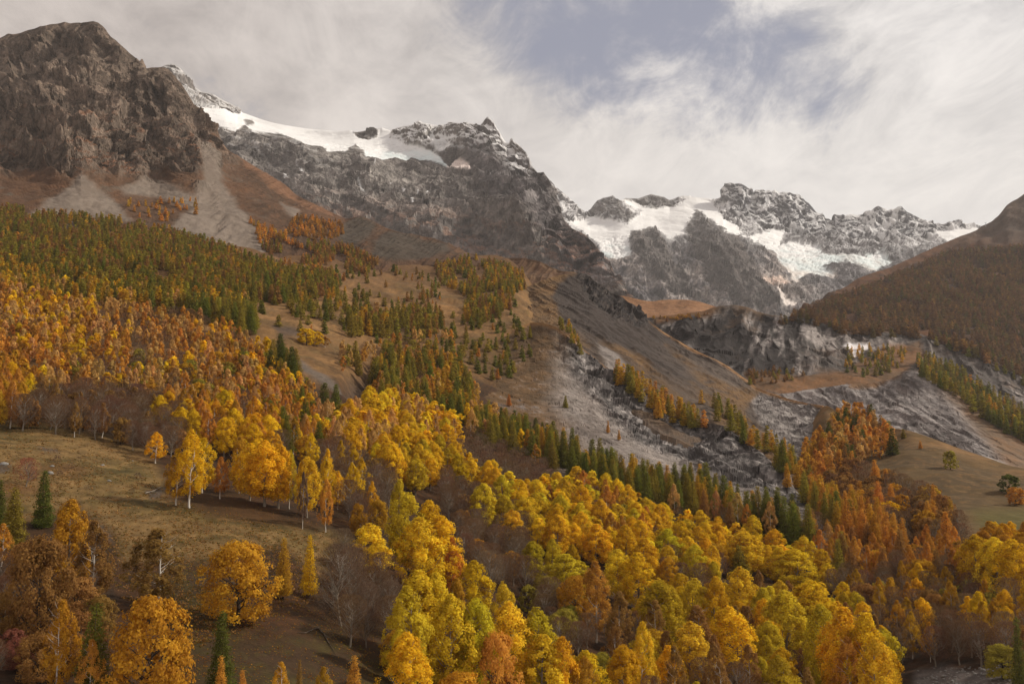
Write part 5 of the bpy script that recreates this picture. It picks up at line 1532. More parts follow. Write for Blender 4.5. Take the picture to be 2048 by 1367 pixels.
# left woods
plant([(0, 415), (100, 425), (260, 440), (380, 470), (450, 492), (510, 515), (560, 530), (640, 545), (690, 560), (650, 590), (560, 592), (480, 590), (400, 580), (300, 575), (150, 560), (0, 540)], 9750,
      [(L_, 'lgreen', 6, 9.5, 15.5, .36), (L_, 'larchgold', 1.5, 9, 14.1, .36), (L_, 'rust', 3.6, 9, 14.5, .36), (S_, 'green', 1.3, 10, 15.8, .36)], 'in the upper larch forest under the brown mountain', .32, (70, -.22, 6.1))
plant([(440, 570), (560, 585), (700, 560), (760, 600), (700, 640), (560, 620), (470, 610)], 160, [(L_, 'lgreen', 4, 7, 13, .38), (L_, 'larchgold', 2, 6, 12, .38), (S_, 'green', 1, 7, 13, .38)], 'thinning out below the upper larch forest', .55)
plant([(-20, 515), (60, 520), (140, 535), (280, 560), (420, 585), (500, 595), (480, 620), (380, 612), (200, 600), (100, 585), (-20, 575)], 1920,
      [(L_, 'lgreen', 3, 11.0, 14.4, .36), (L_, 'larchgold', 3, 10.2, 13.6, .36), (P_, 'gold', 2, 7.6, 10.2, .5), (B_, 'peach', 2, 8.5, 11.0, .42), (S_, 'green', 1, 11.0, 14.4, .36)], 'on the lower edge of the upper larch forest', .34)
plant([(-20, 575), (60, 580), (130, 600), (200, 615), (160, 680), (80, 720), (-20, 700)], 900, [(B_, 'orange', 2.6, 8.6, 12.0, .42), (P_, 'gold', 3, 7.7, 11.2, .5), (B_, 'peach', 4, 8.6, 12.0, .42), (R_, 'amber', 1, 6.9, 8.6, .8), (N_, 'brown', 1, 6.0, 7.7, .7)], 'in the golden birch wood by the left edge', .35)
plant([(130, 600), (260, 610), (390, 632), (500, 675), (530, 720), (430, 720), (300, 690), (180, 680)], 1200, [(N_, 'brown', 5, 6.0, 8.6, .75), (B_, 'peach', 4, 8.6, 11.2, .42), (R_, 'rust', 2, 6.0, 7.7, .8), (B_, 'orange', 2, 8.6, 11.2, .42), (N_, 'greybrown', 2, 6.0, 8.6, .75), (P_, 'gold', .6, 7.7, 10.3, .5)], 'in the upper half of the orange birch wood', .35)
plant([(80, 700), (200, 680), (320, 700), (440, 715), (540, 730), (560, 800), (480, 820), (340, 800), (200, 780), (80, 780)], 1300, [(B_, 'orange', 2.6, 8.6, 12.0, .42), (B_, 'peach', 4, 8.6, 12.0, .42), (P_, 'gold', 2, 7.7, 11.2, .55), (N_, 'greybrown', 4, 6.0, 8.6, .75), (R_, 'amber', 2, 6.9, 8.6, .85), (R_, 'olive', 1, 6.9, 8.6, .85), (N_, 'greybrown', 1, 6.0, 8.6, .7)], 'in the middle of the orange birch wood', .35)
plant([(450, 700), (530, 690), (560, 740), (640, 800), (700, 840), (680, 890), (560, 880), (520, 840), (540, 790)], 800, [(P_, 'gold', 3, 8.6, 11.2, .5), (B_, 'orange', 3, 8.6, 12.0, .42), (B_, 'peach', 2, 8.6, 12.0, .42), (R_, 'olive', 1, 6.9, 8.6, .85), (S_, 'green', 1, 11.2, 14.6, .36), (N_, 'brown', 1, 6.0, 7.7, .7)], 'at the right end of the orange birch wood', .35)
plant([(330, 800), (480, 815), (560, 840), (600, 880), (540, 900), (440, 880), (350, 860), (310, 830)], 700, [(P_, 'gold', 4, 9.5, 12.5, .66), (R_, 'gold', 2, 8, 10, .85), (B_, 'amber', 2, 10, 13, .45), (B_, 'orange', 2, 10, 13, .42), (N_, 'brown', 2, 8, 10, .75)], 'along the lower edge of the orange birch wood', .35)
plant([(-20, 720), (40, 730), (70, 770), (40, 830), (-20, 830)], 250, [(P_, 'amber', 3, 9, 12, .5), (B_, 'orange', 3, 10, 13, .42), (P_, 'gold', 1, 9, 12, .5)], 'above the meadow by the left edge', .35)
plant([(20, 785), (150, 778), (260, 790), (360, 815), (400, 850), (360, 900), (300, 890), (200, 855), (100, 838), (20, 830)], 900, [(N_, 'brown', 7, 8, 11, .7), (R_, 'rust', 2, 7, 10, .75), (N_, 'greybrown', 2, 8, 10, .7), (B_, 'rust', 1, 9, 12, .42)], 'in the bare brown strip above the meadow', .34)
# conifers on the straw slopes
plant([(375, 590), (470, 605), (520, 640), (490, 660), (420, 645), (375, 620)], 200, [(S_, 'green', 2, 13, 18, .42), (L_, 'lgreen', 2, 13, 17, .38)], 'in the conifer clump below the larch forest', .36)
plant([(545, 680), (590, 720), (600, 770), (660, 800), (720, 830), (680, 840), (600, 810), (555, 780), (535, 720)], 350, [(S_, 'dgreen', 3, 13, 17, .42), (S_, 'green', 2, 13, 17, .42), (L_, 'lgreen', 2, 13, 17, .38)], 'in the dark conifer row under the grey gully', .36)
plant([(870, 525), (950, 510), (1045, 540), (1050, 572), (990, 592), (930, 585), (880, 560)], 1260, [(L_, 'lgreen', 5, 9.3, 12.4, .36), (L_, 'larchgold', 3, 8.7, 11.8, .36), (L_, 'rust', 4, 8.7, 11.8, .36), (S_, 'green', 1.2, 9.3, 12.4, .36)], 'in the dense conifer stand below the col', .33, (30, -.16, 4.4))
plant([(930, 600), (1030, 585), (1030, 605), (960, 640), (930, 630)], 300, [(L_, 'lgreen', 5, 9.3, 12.4, .36), (L_, 'larchgold', 3, 8.7, 11.8, .36), (L_, 'rust', 4, 8.7, 11.8, .36), (S_, 'green', 1.2, 9.3, 12.4, .36)], 'in the small conifer stand right of the middle slope', .35)
plant([(695, 628), (780, 620), (860, 615), (885, 640), (860, 662), (760, 660), (700, 655)], 360, [(L_, 'lgreen', 5, 12.0, 16.0, .36), (L_, 'larchgold', 3, 11.2, 15.2, .36), (L_, 'rust', 4, 11.2, 15.2, .36), (S_, 'green', 1.2, 12.0, 16.0, .36)], 'in the conifer clump in the middle of the straw slope', .36, (30, -.12, 2.4))
plant([(600, 540), (720, 530), (860, 530), (900, 590), (880, 640), (760, 640), (700, 590), (620, 590)], 380, [(L_, 'lgreen', 3, 6.1, 10.9, .42), (L_, 'rust', 3, 5.4, 10.2, .4), (S_, 'green', 2, 6.1, 10.9, .42), (L_, 'orange', 1, 4.1, 6.8, .4)], 'scattered on the upper straw slope', .5, (60, -.05, 3.3))
plant([(520, 590), (700, 580), (900, 610), (1040, 600), (1050, 640), (960, 690), (860, 700), (700, 690), (620, 660), (520, 640)], 120, [(L_, 'lgreen', 3, 4.8, 9.6, .5), (S_, 'green', 2, 4.8, 9.6, .5), (L_, 'orange', 1, 3.2, 6.4, .4)], 'standing apart on the open straw slope', .9)
plant([(560, 470), (700, 490), (760, 520), (720, 560), (640, 545), (560, 520), (520, 490)], 2100, [(L_, 'rust', 4, 7.0, 10.5, .36), (L_, 'lgreen', 2, 8.4, 11.2, .36), (L_, 'orange', 2, 5.6, 9.1, .36)], 'in the rust larch belt under the brown ridge', .34, (50, -.12, 8.1))
plant([(745, 730), (780, 712), (830, 700), (900, 690), (940, 740), (960, 800), (950, 830), (880, 815), (800, 800), (750, 790)], 800, [(L_, 'lgreen', 3, 11.0, 16.1, .38), (S_, 'green', 2, 11.0, 16.1, .4), (B_, 'peach', 2, 7.6, 10.2, .42), (L_, 'larchgold', 2, 9.3, 12.8, .36), (B_, 'orange', 2, 7.6, 10.2, .42), (N_, 'brown', 2, 5.1, 7.6, .8)], 'in the gully behind the bright yellow wood', .36)
plant([(680, 700), (760, 690), (800, 670), (900, 660), (920, 690), (800, 720), (740, 730), (680, 735)], 260, [(B_, 'peach', 3, 8, 11, .42), (R_, 'olive', 2, 6, 8, .9), (L_, 'lgreen', 2, 12, 16, .38), (B_, 'orange', 2, 8, 11, .42), (N_, 'brown', 2, 6, 8, .8)], 'at the head of the gully', .45)
plant([(900, 640), (1000, 620), (1060, 650), (1070, 700), (1000, 760), (960, 740), (900, 690)], 120, [(L_, 'lgreen', 3, 7.5, 10.5, .42), (S_, 'green', 3, 6.8, 9.8, .42), (L_, 'orange', 1, 5.2, 7.5, .4)], 'on the brown slope left of the scree', .6)
plant([(1112, 640), (1130, 636), (1168, 690), (1160, 700)], 60, [(L_, 'lgreen', 2, 7, 11, .38), (L_, 'larchgold', 1, 6, 9, .38)], 'on the rim of the scree crest', .45)
plant([(1222, 728), (1245, 735), (1300, 770), (1350, 805), (1405, 832), (1412, 846), (1370, 838), (1320, 822), (1270, 778), (1228, 745)], 500, [(L_, 'larchgold', 3, 11, 15, .36), (L_, 'lgreen', 2, 12, 16, .36), (L_, 'orange', 2, 10, 14, .36)], 'in the larch strip behind the scree crest', .36)
plant([(1395, 790), (1440, 800), (1500, 850), (1560, 890), (1600, 930), (1650, 985), (1690, 1030), (1660, 1035), (1590, 970), (1520, 905), (1460, 850)], 600, [(L_, 'lgreen', 3, 11, 15, .36), (L_, 'larchgold', 2, 10, 14, .36), (S_, 'green', 1, 12, 16, .36)], 'in the larch strip along the far side of the scree', .38)
# right
plant([(1600, 960), (1610, 900), (1640, 870), (1660, 880), (1655, 960), (1640, 990)], 160, [(B_, 'orange', 3, 11, 15, .42), (L_, 'larchgold', 2, 12, 16, .36), (N_, 'brown', 1, 7, 10, .8)], 'on the gully rim left of the orange birch grove', .36)
plant([(1640, 900), (1650, 860), (1690, 825), (1740, 835), (1785, 870), (1790, 895), (1740, 905), (1700, 925), (1650, 935)], 500, [(B_, 'orange', 4, 13, 17, .42), (B_, 'peach', 2, 13, 17, .42), (S_, 'dgreen', 1, 14, 18, .38), (L_, 'rust', 1, 14, 17, .38)], 'in the orange birch grove at the top of the right meadow', .36)
plant([(1620, 930), (1700, 920), (1760, 950), (1850, 985), (1900, 1020), (1930, 1075), (1860, 1075), (1760, 1040), (1660, 1000)], 1000, [(N_, 'brown', 4, 9, 12, .75), (R_, 'rust', 3, 9, 12, .85), (R_, 'amber', 1, 9, 12, .8), (L_, 'orange', 1, 12, 16, .36)], 'in the brown wood below the right meadow', .34)
plant([(1600, 960), (1660, 985), (1760, 1040), (1820, 1085), (1780, 1110), (1700, 1060), (1620, 1010)], 600, [(L_, 'larchgold', 3, 13, 17, .34), (L_, 'orange', 3, 13, 17, .34), (L_, 'lgreen', 1, 13, 17, .34), (B_, 'orange', 1, 11, 14, .42)], 'in the golden larch band left of the brown wood', .34)
plant([(1680, 1080), (1800, 1080), (1920, 1090), (1940, 1150), (1860, 1160), (1760, 1150), (1690, 1130)], 700, [(B_, 'orange', 4, 10, 14, .42), (R_, 'amber', 2, 8, 11, .85), (N_, 'brown', 2, 8, 11, .7), (L_, 'rust', 1, 11, 15, .36), (R_, 'olive', .6, 8, 10, .85)], 'in the orange wood left of the right grove', .36)
plant([(1660, 1140), (1780, 1150), (1900, 1170), (1960, 1200), (2070, 1210), (2070, 1300), (1960, 1310), (1860, 1310), (1780, 1300), (1700, 1230)], 700, [(N_, 'brown', 5, 8, 11, .7), (B_, 'amber', 2, 9, 12, .45), (R_, 'rust', 2, 8, 10, .85), (R_, 'olive', 1, 7, 9, .85), (P_, 'gold', .7, 9, 12, .55)], 'in the brown wood above the stream bed', .38)
plant([(1930, 1180), (2070, 1180), (2070, 1350), (1990, 1330)], 120, [(R_, 'olive', 2, 6, 8, .9), (B_, 'rust', 2, 8, 11, .45), (R_, 'amber', 1, 6, 8, .85)], 'beside the stream bed in the lower right corner', .42)
plant([(1940, 1080), (2070, 1075), (2070, 1150), (1960, 1150)], 150, [(P_, 'gold', 3, 8.5, 13.5, .66), (P_, 'amber', 2, 8.5, 13.5, .66)], 'in the yellow grove below the right meadow', .36)
plant([(1835, 712), (1870, 712), (1930, 745), (2000, 790), (2070, 830), (2070, 880), (1990, 840), (1900, 780), (1840, 745)], 1100, [(L_, 'lgreen', 4, 13, 18, .36), (S_, 'green', 2, 13, 18, .36), (L_, 'larchgold', 1, 11, 15, .36)], 'in the conifer strip across the right badlands', .34)
plant([(1690, 690), (1760, 690), (1810, 700), (1800, 740), (1740, 750), (1690, 740)], 110, [(L_, 'lgreen', 2, 9, 13, .4), (L_, 'larchgold', 2, 8, 12, .4), (S_, 'green', 1, 9, 13, .4)], 'on the ledges of the badlands', .5)
plant([(1490, 735), (1560, 735), (1620, 745), (1580, 760), (1500, 765)], 60, [(L_, 'rust', 2, 6, 9, .5), (L_, 'lgreen', 1, 7, 9, .5)], 'on the lower ledge of the badlands', .5)
plant([(1316, 592), (1340, 592), (1340, 598), (1316, 598)], 60, [(L_, 'rust', 2, 12, 16, .4), (L_, 'lgreen', 2, 10, 15, .4)], 'in the clump on the grass knoll', .35, occ=.9)
plant([(1360, 586), (1395, 586), (1398, 598), (1362, 596)], 160, [(L_, 'rust', 3, 17, 22, .4)], 'in the rust clump on the grass knoll', .33, occ=.9)
plant([(1402, 594), (1425, 600), (1424, 608), (1402, 604)], 60, [(L_, 'rust', 1, 12, 16, .4), (L_, 'lgreen', 1, 10, 13, .4)], 'at the right end of the grass knoll', .35, occ=.9)
plant([(1298, 634), (1420, 625), (1410, 634), (1330, 640)], 120, [(R_, 'amber', 2, 3, 6, 1.2), (L_, 'rust', 1, 4, 7, .5)], 'along the edge of the dark cliffs', .4)
plant([(1560, 640), (1600, 622), (1680, 590), (1760, 560), (1830, 530), (1900, 500), (2070, 490), (2070, 760), (1990, 725), (1900, 690), (1850, 670), (1700, 664), (1620, 640)], 26000,
      [(L_, 'hillrust', 7, 14, 19, .50), (L_, 'rust', .8, 13, 17, .50), (L_, 'hillolive', 2, 13, 18, .50)], 'on the rust larch hill', .38, (60, -.30, 1.2))
plant([(1840, 675), (1890, 690), (1960, 715), (2070, 780), (2070, 740), (1960, 690), (1880, 672)], 260, [(L_, 'lgreen', 3, 12, 16, .4), (S_, 'green', 2, 12, 16, .4)], 'along the crest right of the badlands', .36)
plant([(250, 400), (400, 395), (395, 425), (340, 440), (250, 425)], 70, [(L_, 'orange', 2, 6, 11, .42), (L_, 'larchgold', 1, 6, 10, .42)], 'on the knoll between the scree cones', .6)
plant([(590, 430), (680, 440), (690, 470), (640, 475), (570, 465)], 400, [(L_, 'orange', 2, 6, 10, .45), (L_, 'rust', 2, 6, 10, .45)], 'under the brown ridge', .45)
plant([(500, 440), (560, 460), (600, 490), (520, 480)], 200, [(L_, 'orange', 2, 7, 11, .42), (L_, 'larchgold', 1, 7, 11, .42)], 'beside the large scree cone', .45)
plant([(-20, 1140), (60, 1130), (130, 1180), (240, 1230), (120, 1330), (-20, 1330)], 160, [(N_, 'brown', 2, 5, 8, .8), (R_, 'rust', 2, 6, 8, .85), (R_, 'red', .6, 3, 5, 1.1)], 'in the thicket in the lower left corner', .42)
plant([(60, 900), (330, 920), (330, 1010), (200, 1000), (60, 960)], 14, [(N_, 'greybrown', 2, 1.2, 2.2, 1.3)], 'low on the open meadow', .8)
# ------------------------------------------------------------------ build the trees
WORD = {'poplar': 'poplar', 'birch': 'birch', 'broadleaf': 'round tree', 'larch': 'larch', 'spruce': 'spruce', 'bare': 'leafless tree'}


def build_trees():
    zones = {}
    for t in TREES:
        if not t['hero']:
            zones.setdefault(t['where'], []).append(t)
    for ts in zones.values():                               # which side of its wood a tree stands on
        b = np.array([t['p'].x / t['p'].y for t in ts])
        d = np.array([t['p'].y for t in ts])
        q1, q2, dm = np.quantile(b, .33), np.quantile(b, .67), np.quantile(d, .5)
        for t, bb, dd in zip(ts, b, d):
            t['side'] = ('left' if bb < q1 else 'right' if bb > q2 else 'middle') + (' front' if dd < dm else ' back')
    byk = {}
    for t in TREES:
        byk.setdefault(t['kind'], []).append(t)
    for kind, ts in byk.items():
        ts.sort(key=lambda t: (not t['hero'], -t['px']))
        nv = KINDS[kind][0]
        first = {}
        for t in ts[:292]:
            v = int(RNG.integers(nv))
            lod = 0 if t['px'] > 58 else 1
            e = bpy.data.objects.new(kind + '_tree', None)
            COL.objects.link(e)
            e.empty_display_size = 1.0
            e.location = (t['p'].x, t['p'].y, t['p'].z - .15)
            e.rotation_euler = (0, 0, RNG.uniform(0, 6.28))
            e.scale = (t['w'], t['w'], t['h'])
            e['category'] = 'tree'
            base, word = TINT[t['tint']]
            if t['hero']:
                e['label'] = t['label']
            else:
                size = 'tall ' if t['px'] > 95 else ('small ' if t['px'] < 38 else '')
                lab = f"{size}{word} {WORD[kind]}, {t['side']}, {t['where']}"
                if len(lab.split()) > 16:
                    lab = f"{word} {WORD[kind]}, {t['side']}, {t['where']}"
                if len(lab.split()) > 16:
                    lab = f"{word} {WORD[kind]}, {t['side'].split()[0]}, {t['where']}"
                e['label'] = lab
            e['group'] = t['group'] if t.get('group') else f"{WORD[kind]}s {t['where']}" if kind not in ('birch', 'larch') else f"{WORD[kind]}es {t['where']}"
            for part, key in (('trunk', 'trunk'), ('crown', lod)):
                src = first.get((v, key))
                if src is None:
                    o = bpy.data.objects.new(part, MODEL[kind, v, key])
                    first[v, key] = o
                else:
                    o = src.copy()
                COL.objects.link(o)
                o.parent = e
                j = RNG.normal(0, 1, 2)
                c = np.array(base) * (1 + .10 * j[0]) * np.array([1, 1 + .06 * j[1], 1])
                o.color = (*np.clip(c, 0, .8), 1)
        rest = ts[292:]
        if rest:
            V, T, A, K, off = [], [], [], [], 0
            for t in rest:
                v = int(RNG.integers(nv))
                cv, ct, ca = MODEL[kind, v, 2 if t['px'] > 21 else 3]
                a = RNG.uniform(0, 6.28)
                x = cv[:, 0] * math.cos(a) - cv[:, 1] * math.sin(a)
                y = cv[:, 0] * math.sin(a) + cv[:, 1] * math.cos(a)
                V.append(np.column_stack([x * t['w'] + t['p'].x, y * t['w'] + t['p'].y, cv[:, 2] * t['h'] + t['p'].z - .15]))
                T.append(ct + off)
                A.append(ca)
                j = RNG.normal(0, 1, 2)
                c = np.clip(np.array(TINT[t['tint']][0]) * (1 + .12 * j[0]) * np.array([1, 1 + .06 * j[1], 1]), 0, .8)
                K.append(np.repeat(c[None], len(cv), 0))
                off += len(cv)
            me = tri_mesh(kind + '_woodland', np.concatenate(V), np.concatenate(T), LEAF_FAR, np.concatenate(A), False, np.concatenate(K))
            o = bpy.data.objects.new(kind + '_woodland', me)
            COL.objects.link(o)
            o['kind'] = 'stuff'
            o['label'] = f'the farther {WORD[kind]} woods that merge into one mass on the slopes'


build_trees()


# ------------------------------------------------------------------ small things on the ground
def ground_at(u, v, bvh=NEAR_GROUND):
    return shoot(u, v, bvh)


def build_tufts():
    """Tussocks of dry grass on the near meadow: nobody could count them."""
    poly = [(-100, 842), (90, 846), (180, 872), (290, 908), (330, 990), (430, 1030), (560, 1045), (660, 1065), (720, 1110), (640, 1200), (560, 1230), (380, 1300), (250, 1200), (120, 1040), (-100, 1060)]
    n = 26000
    us, vs = RNG.uniform(-60, 720, n), RNG.uniform(840, 1300, n)
    ok = inside(us, vs, poly)
    us, vs = us[ok], vs[ok]
    P = []
    for u, v in zip(us, vs):
        p = shoot(u, v, NEAR_GROUND)
        if p is not None:
            P.append(p)
    P = np.array(P)
    m = len(P)
    keep = fbm(P / 9.0, 3) + RNG.normal(0, .22, m) > -.12
    P = P[keep]
    m = len(P)
    V, T, K = [], [], []
    pal = np.array([C(158, 118, 68), C(120, 92, 44), C(176, 134, 82), C(128, 92, 52), C(104, 90, 42)])
    kk = pal[RNG.integers(0, 5, m)] * RNG.uniform(.7, 1.15, (m, 1))
    for b in range(4):
        a = RNG.uniform(0, 6.28, m)
        h = RNG.uniform(.12, .34, m)
        w = RNG.uniform(.08, .2, m)
        lean = RNG.normal(0, .18, (m, 2))
        c, s_ = np.cos(a), np.sin(a)
        base = P + np.column_stack([RNG.normal(0, .15, m), RNG.normal(0, .15, m), np.full(m, -.05)])
        V.append(np.stack([base + np.column_stack([c * w, s_ * w, np.zeros(m)]), base - np.column_stack([c * w, s_ * w, np.zeros(m)]),
                           base + np.column_stack([lean[:, 0], lean[:, 1], h])], 1).reshape(-1, 3))
        K.append(np.repeat(kk, 3, 0))
    V, K = np.concatenate(V), np.concatenate(K)
    me = tri_mesh('grass_tussocks', V, np.arange(len(V)).reshape(-1, 3), LEAF_FAR, RNG.uniform(.3, .7, len(V)), False, K)
    o = bpy.data.objects.new('grass', me)
    COL.objects.link(o)
    o['kind'] = 'stuff'
    o['label'] = 'dry tussock grass on the near meadow'


def build_leaf_litter():
    """Fallen leaves under the near trees."""
    n = 30000
    us, vs = RNG.uniform(320, 820, n), RNG.uniform(960, 1367, n)
    P, K = [], []
    for u, v in zip(us, vs):
        p = shoot(u, v, NEAR_GROUND)
        if p is not None:
            P.append(p)
    P = np.array(P)
    P = P[fbm(P / 7.0, 3) + RNG.normal(0, .2, len(P)) > .05]
    m = len(P)
    pal = np.array([C(150, 100, 30), C(128, 118, 40), C(110, 64, 26), C(170, 120, 40)])
    kk = pal[RNG.integers(0, 4, m)]
    a = RNG.uniform(0, 6.28, (m, 1))
    s_ = RNG.uniform(.07, .16, (m, 1))
    ex = np.column_stack([np.cos(a), np.sin(a), RNG.normal(0, .3, m)]) * s_
    ey = np.column_stack([-np.sin(a), np.cos(a), RNG.normal(0, .3, m)]) * s_
    up = np.array([0, 0, .10])
    V = np.stack([P + up + ex, P + up - ex * .6 + ey * .8, P + up - ex * .6 - ey * .8], 1).reshape(-1, 3)
    me = tri_mesh('fallen_leaves', V, np.arange(3 * m).reshape(-1, 3), LEAF_FAR, RNG.uniform(.2, .8, 3 * m), False, np.repeat(kk, 3, 0))
    o = bpy.data.objects.new('fallen_leaves', me)
    COL.objects.link(o)
    o['kind'] = 'stuff'
    o['label'] = 'yellow and brown fallen leaves on the slope under the trees'


STONE = bpy.data.materials.new('stone')
STONE.use_nodes = True
_N = Nodes(STONE.node_tree)
_o = _N.n('ShaderNodeOutputMaterial')
_b = _N.n('ShaderNodeBsdfDiffuse')
_N.put(_b.inputs['Color'], _N.mix(_N.noise(_N.n('ShaderNodeTexCoord').outputs['Object'], 2.2, 4), (0.12, 0.11, 0.10), (0.33, 0.31, 0.29)))
_N.link(_b.outputs[0], _o.inputs[0])


def rock_shape(rng):
    """A worn block: a subdivided icosahedron pushed about and flattened."""
    import bmesh
    bm = bmesh.new()
    bmesh.ops.create_icosphere(bm, subdivisions=2, radius=1.0)
    V = np.array([v.co[:] for v in bm.verts])
    T = np.array([[v.index for v in f.verts] for f in bm.faces])
    bm.free()
    off = rng.uniform(0, 50, 3)
    V = V * (1 + .42 * fbm(V * .9 + off, 3)[:, None])
    return V * np.array([rng.uniform(.9, 1.3), rng.uniform(.8, 1.1), rng.uniform(.5, .75)]), T


def build_stones():
    rng = np.random.default_rng(77)
    shapes = [rock_shape(rng) for _ in range(5)]
    meshes = [tri_mesh('boulder', v, t, STONE) for v, t in shapes]
    for u, v, wpx, lab in ((1888, 1352, 9, 'pale flat boulder at the left end of the stream bed'), (1960, 1336, 6, 'small pale boulder in the middle of the stream bed'),
                           (1982, 1350, 8, 'pale boulder below the rust tree in the stream bed'), (1905, 1362, 7, 'grey boulder on the bottom edge of the stream bed'),
                           (1836, 1341, 4, 'single white stone left of the stream bed'), (1872, 1364, 7, 'grey boulder at the lower left of the stream bed'),
                           (8, 928, 17, 'grey rock outcrop in the meadow by the left edge'), (100, 946, 13, 'low grey rock in the meadow right of the red bush'),
                           (104, 932, 9, 'small grey rock above the low one in the meadow'), (205, 930, 8, 'grey stone high on the meadow near the crest'),
                           (218, 961, 9, 'flat grey stone in the middle of the meadow'), (265, 921, 4, 'tiny white stone near the lone small birch')):
        p = shoot(u, v, NEAR_GROUND)
        if p is None:
            continue
        o = bpy.data.objects.new('boulder', meshes[int(rng.integers(5))])
        COL.objects.link(o)
        k = .5 * wpx * p.length / F_PX
        o.location = (p.x, p.y, p.z + (.2 if u > 400 else -.05) * k)
        o.scale = (k, k, k)
        o.rotation_euler = (0, 0, rng.uniform(0, 6.28))
        o['category'] = 'rock'
        o['label'] = lab
        o['group'] = 'boulders on the meadow' if u < 400 else 'boulders in the stream bed'
    V, T, off = [], [], 0
    for _ in range(900):
        u, v = rng.uniform(1800, 2070), rng.uniform(1318, 1440)
        if v < 1352 - .16 * (u - 1830) + 8 * rng.normal() or u < 1830 - (v - 1367):
            continue
        p = shoot(u, v, NEAR_GROUND)
        if p is None:
            continue
        sv, st = shapes[int(rng.integers(5))]
        k = rng.uniform(.07, .3) * (1.7 if rng.uniform() < .08 else 1)
        a = rng.uniform(0, 6.28)
        R = np.array([[math.cos(a), -math.sin(a), 0], [math.sin(a), math.cos(a), 0], [0, 0, 1]])
        V.append(sv @ R.T * k + np.array(p) + np.array([0, 0, .2 * k]))
        T.append(st + off)
        off += len(sv)
    o = bpy.data.objects.new('gravel', tri_mesh('gravel', np.concatenate(V), np.concatenate(T), STONE))
    COL.objects.link(o)
    o['kind'] = 'stuff'
    o['label'] = 'pale stones and cobbles of the stream bed'


def wood_thing(name, label, cat, parts):
    """A dead branch: a thing of limbs that lie on the ground. Each limb is a list of (u, v, lift) with radii."""
    root = None
    for i, (nm, pts, radii) in enumerate(parts):
        P = []
        for u, v, lift in pts:
            p = shoot(u, v, NEAR_GROUND)
            P.append((p.x, p.y, p.z + lift))
        P = np.array(P)
        if root is None:
            root = bpy.data.objects.new(name, None)
            COL.objects.link(root)
            root.location = P[0]
            root['label'], root['category'] = label, cat
            o0 = P[0].copy()
        V, T = tube(P - o0, radii, 6)
        o = bpy.data.objects.new(nm, tri_mesh(nm, V, T, BARK_DARK if 'dark slope' in label else BARK_GREY, None, True))
        COL.objects.link(o)
        o.parent = root


def build_pylon():
    """A cable pylon with a cross arm on the saddle of the skyline."""
    m = bpy.data.materials.new('galvanised_steel')
    m.use_nodes = True
    m.node_tree.nodes['Principled BSDF'].inputs['Base Color'].default_value = (.3, .3, .31, 1)
    x, y, z = pix_world(1971.5, 452, 2900)
    root = bpy.data.objects.new('cable_pylon', None)
    COL.objects.link(root)
    root.location = (x, y, z - 2)
    root['label'], root['category'] = 'tiny grey pylon with a cross arm on the skyline saddle', 'pylon'
    for nm, p in (('mast', [((-1.2, 0, 0), .45), ((0, 0, 12), .3)]), ('mast', [((1.2, 0, 0), .45), ((0, 0, 12), .3)]), ('cross_arm', [((-2.2, 0, 12.4), .4), ((2.2, 0, 12.4), .4)]),
                  ('sheave', [((-2, 0, 11.6), .5), ((-2, 0, 13.2), .5)]), ('sheave', [((2, 0, 11.6), .5), ((2, 0, 13.2), .5)])):
        V, T = tube([a for a, _ in p], [b for _, b in p], 6)
        o = bpy.data.objects.new(nm, tri_mesh(nm, V, T, m))
        COL.objects.link(o)
        o.parent = root


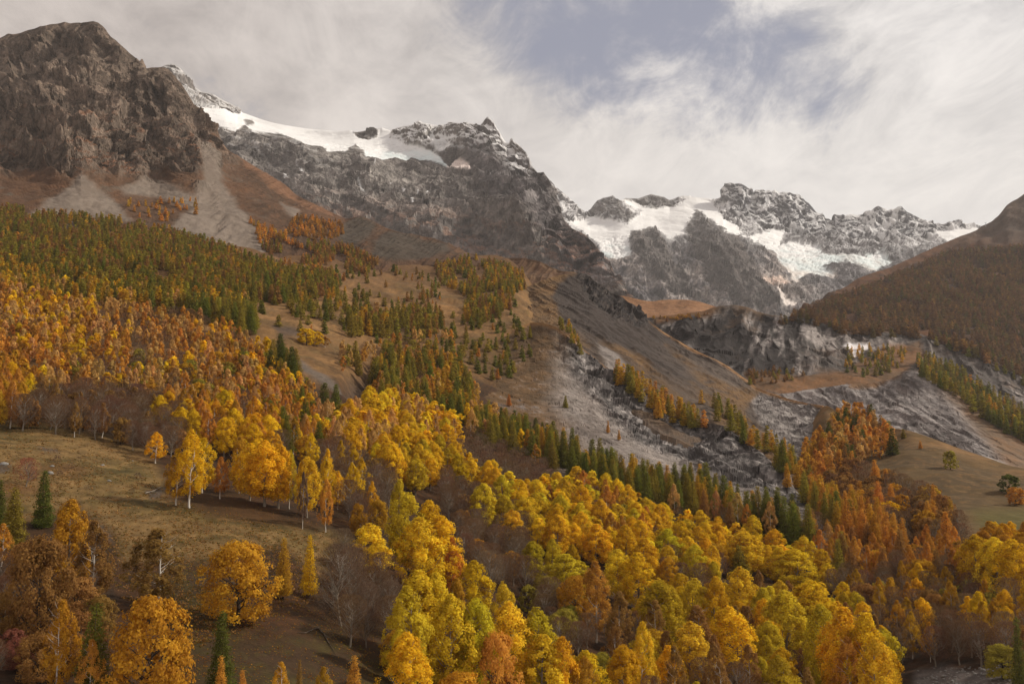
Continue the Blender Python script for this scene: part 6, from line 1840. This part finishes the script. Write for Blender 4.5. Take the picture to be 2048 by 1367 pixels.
build_tufts()
build_leaf_litter()
build_stones()
wood_thing('fallen_branch', 'dead forked branch lying on the dark slope below the wide leafless tree', 'branch', (
    ('limb', [(594, 1266, .15), (612, 1267, .2), (630, 1260, .35), (638, 1258, .3)], [.05, .1, .14, .16]),
    ('limb', [(636, 1259, .3), (648, 1270, .2), (655, 1283, .15), (664, 1297, .1), (670, 1308, .05)], [.15, .13, .1, .06, .03]),
    ('twig', [(650, 1273, .25), (660, 1279, .3), (675, 1277, .25), (692, 1278, .2)], [.07, .05, .04, .02])))
wood_thing('fallen_branch', 'pale bent branch lying on the meadow edge left of the tall gold birch', 'branch', (
    ('limb', [(290, 987, .2), (308, 983, .3), (324, 975, .4)], [.12, .1, .05]),
    ('twig', [(300, 985, .3), (312, 986, .3), (320, 990, .2)], [.06, .04, .02])))
build_pylon()


# ------------------------------------------------------------------ the air between here and the far peaks
def build_haze():
    m = bpy.data.materials.new('haze_air')
    m.use_nodes = True
    N = Nodes(m.node_tree)
    out = N.n('ShaderNodeOutputMaterial')
    v = N.n('ShaderNodeVolumePrincipled')
    N.put(v.inputs['Color'], (0.93, 0.90, 0.90))
    v.inputs['Density'].default_value = 3.0e-5
    v.inputs['Anisotropy'].default_value = 0.2
    N.link(v.outputs[0], out.inputs['Volume'])
    lo = min(float(L.P[:, 2].min()) for L in (L0, L1, L2, L3, L4, L5, L6, L7, L8, L9, LK)) - 1.5
    hi = max(float(L.P[:, 2].max()) for L in (L0, L1, L2, L3, L4, L5, L6, L7, L8, L9, LK)) + 3
    x0 = min(float(L.P[:, 0].min()) for L in (L0, L1, L2, L3, L4, L5, L6)) - 50
    x1 = max(float(L.P[:, 0].max()) for L in (L0, L1, L2, L3, L4, L5, L6)) + 50
    y0, y1 = -60.0, float(L1.P[:, 1].max()) + 50
    V = np.array([(x, y, z) for z in (lo, hi) for y in (y0, y1) for x in (x0, x1)])
    Q = [(0, 2, 3, 1), (4, 5, 7, 6), (0, 1, 5, 4), (2, 6, 7, 3), (0, 4, 6, 2), (1, 3, 7, 5)]
    me = bpy.data.meshes.new('haze')
    me.from_pydata(V.tolist(), [], Q)
    me.materials.append(m)
    o = bpy.data.objects.new('haze', me)
    COL.objects.link(o)
    o['kind'] = 'stuff'
    o['label'] = 'thin pale mountain haze filling the valley'


build_haze()
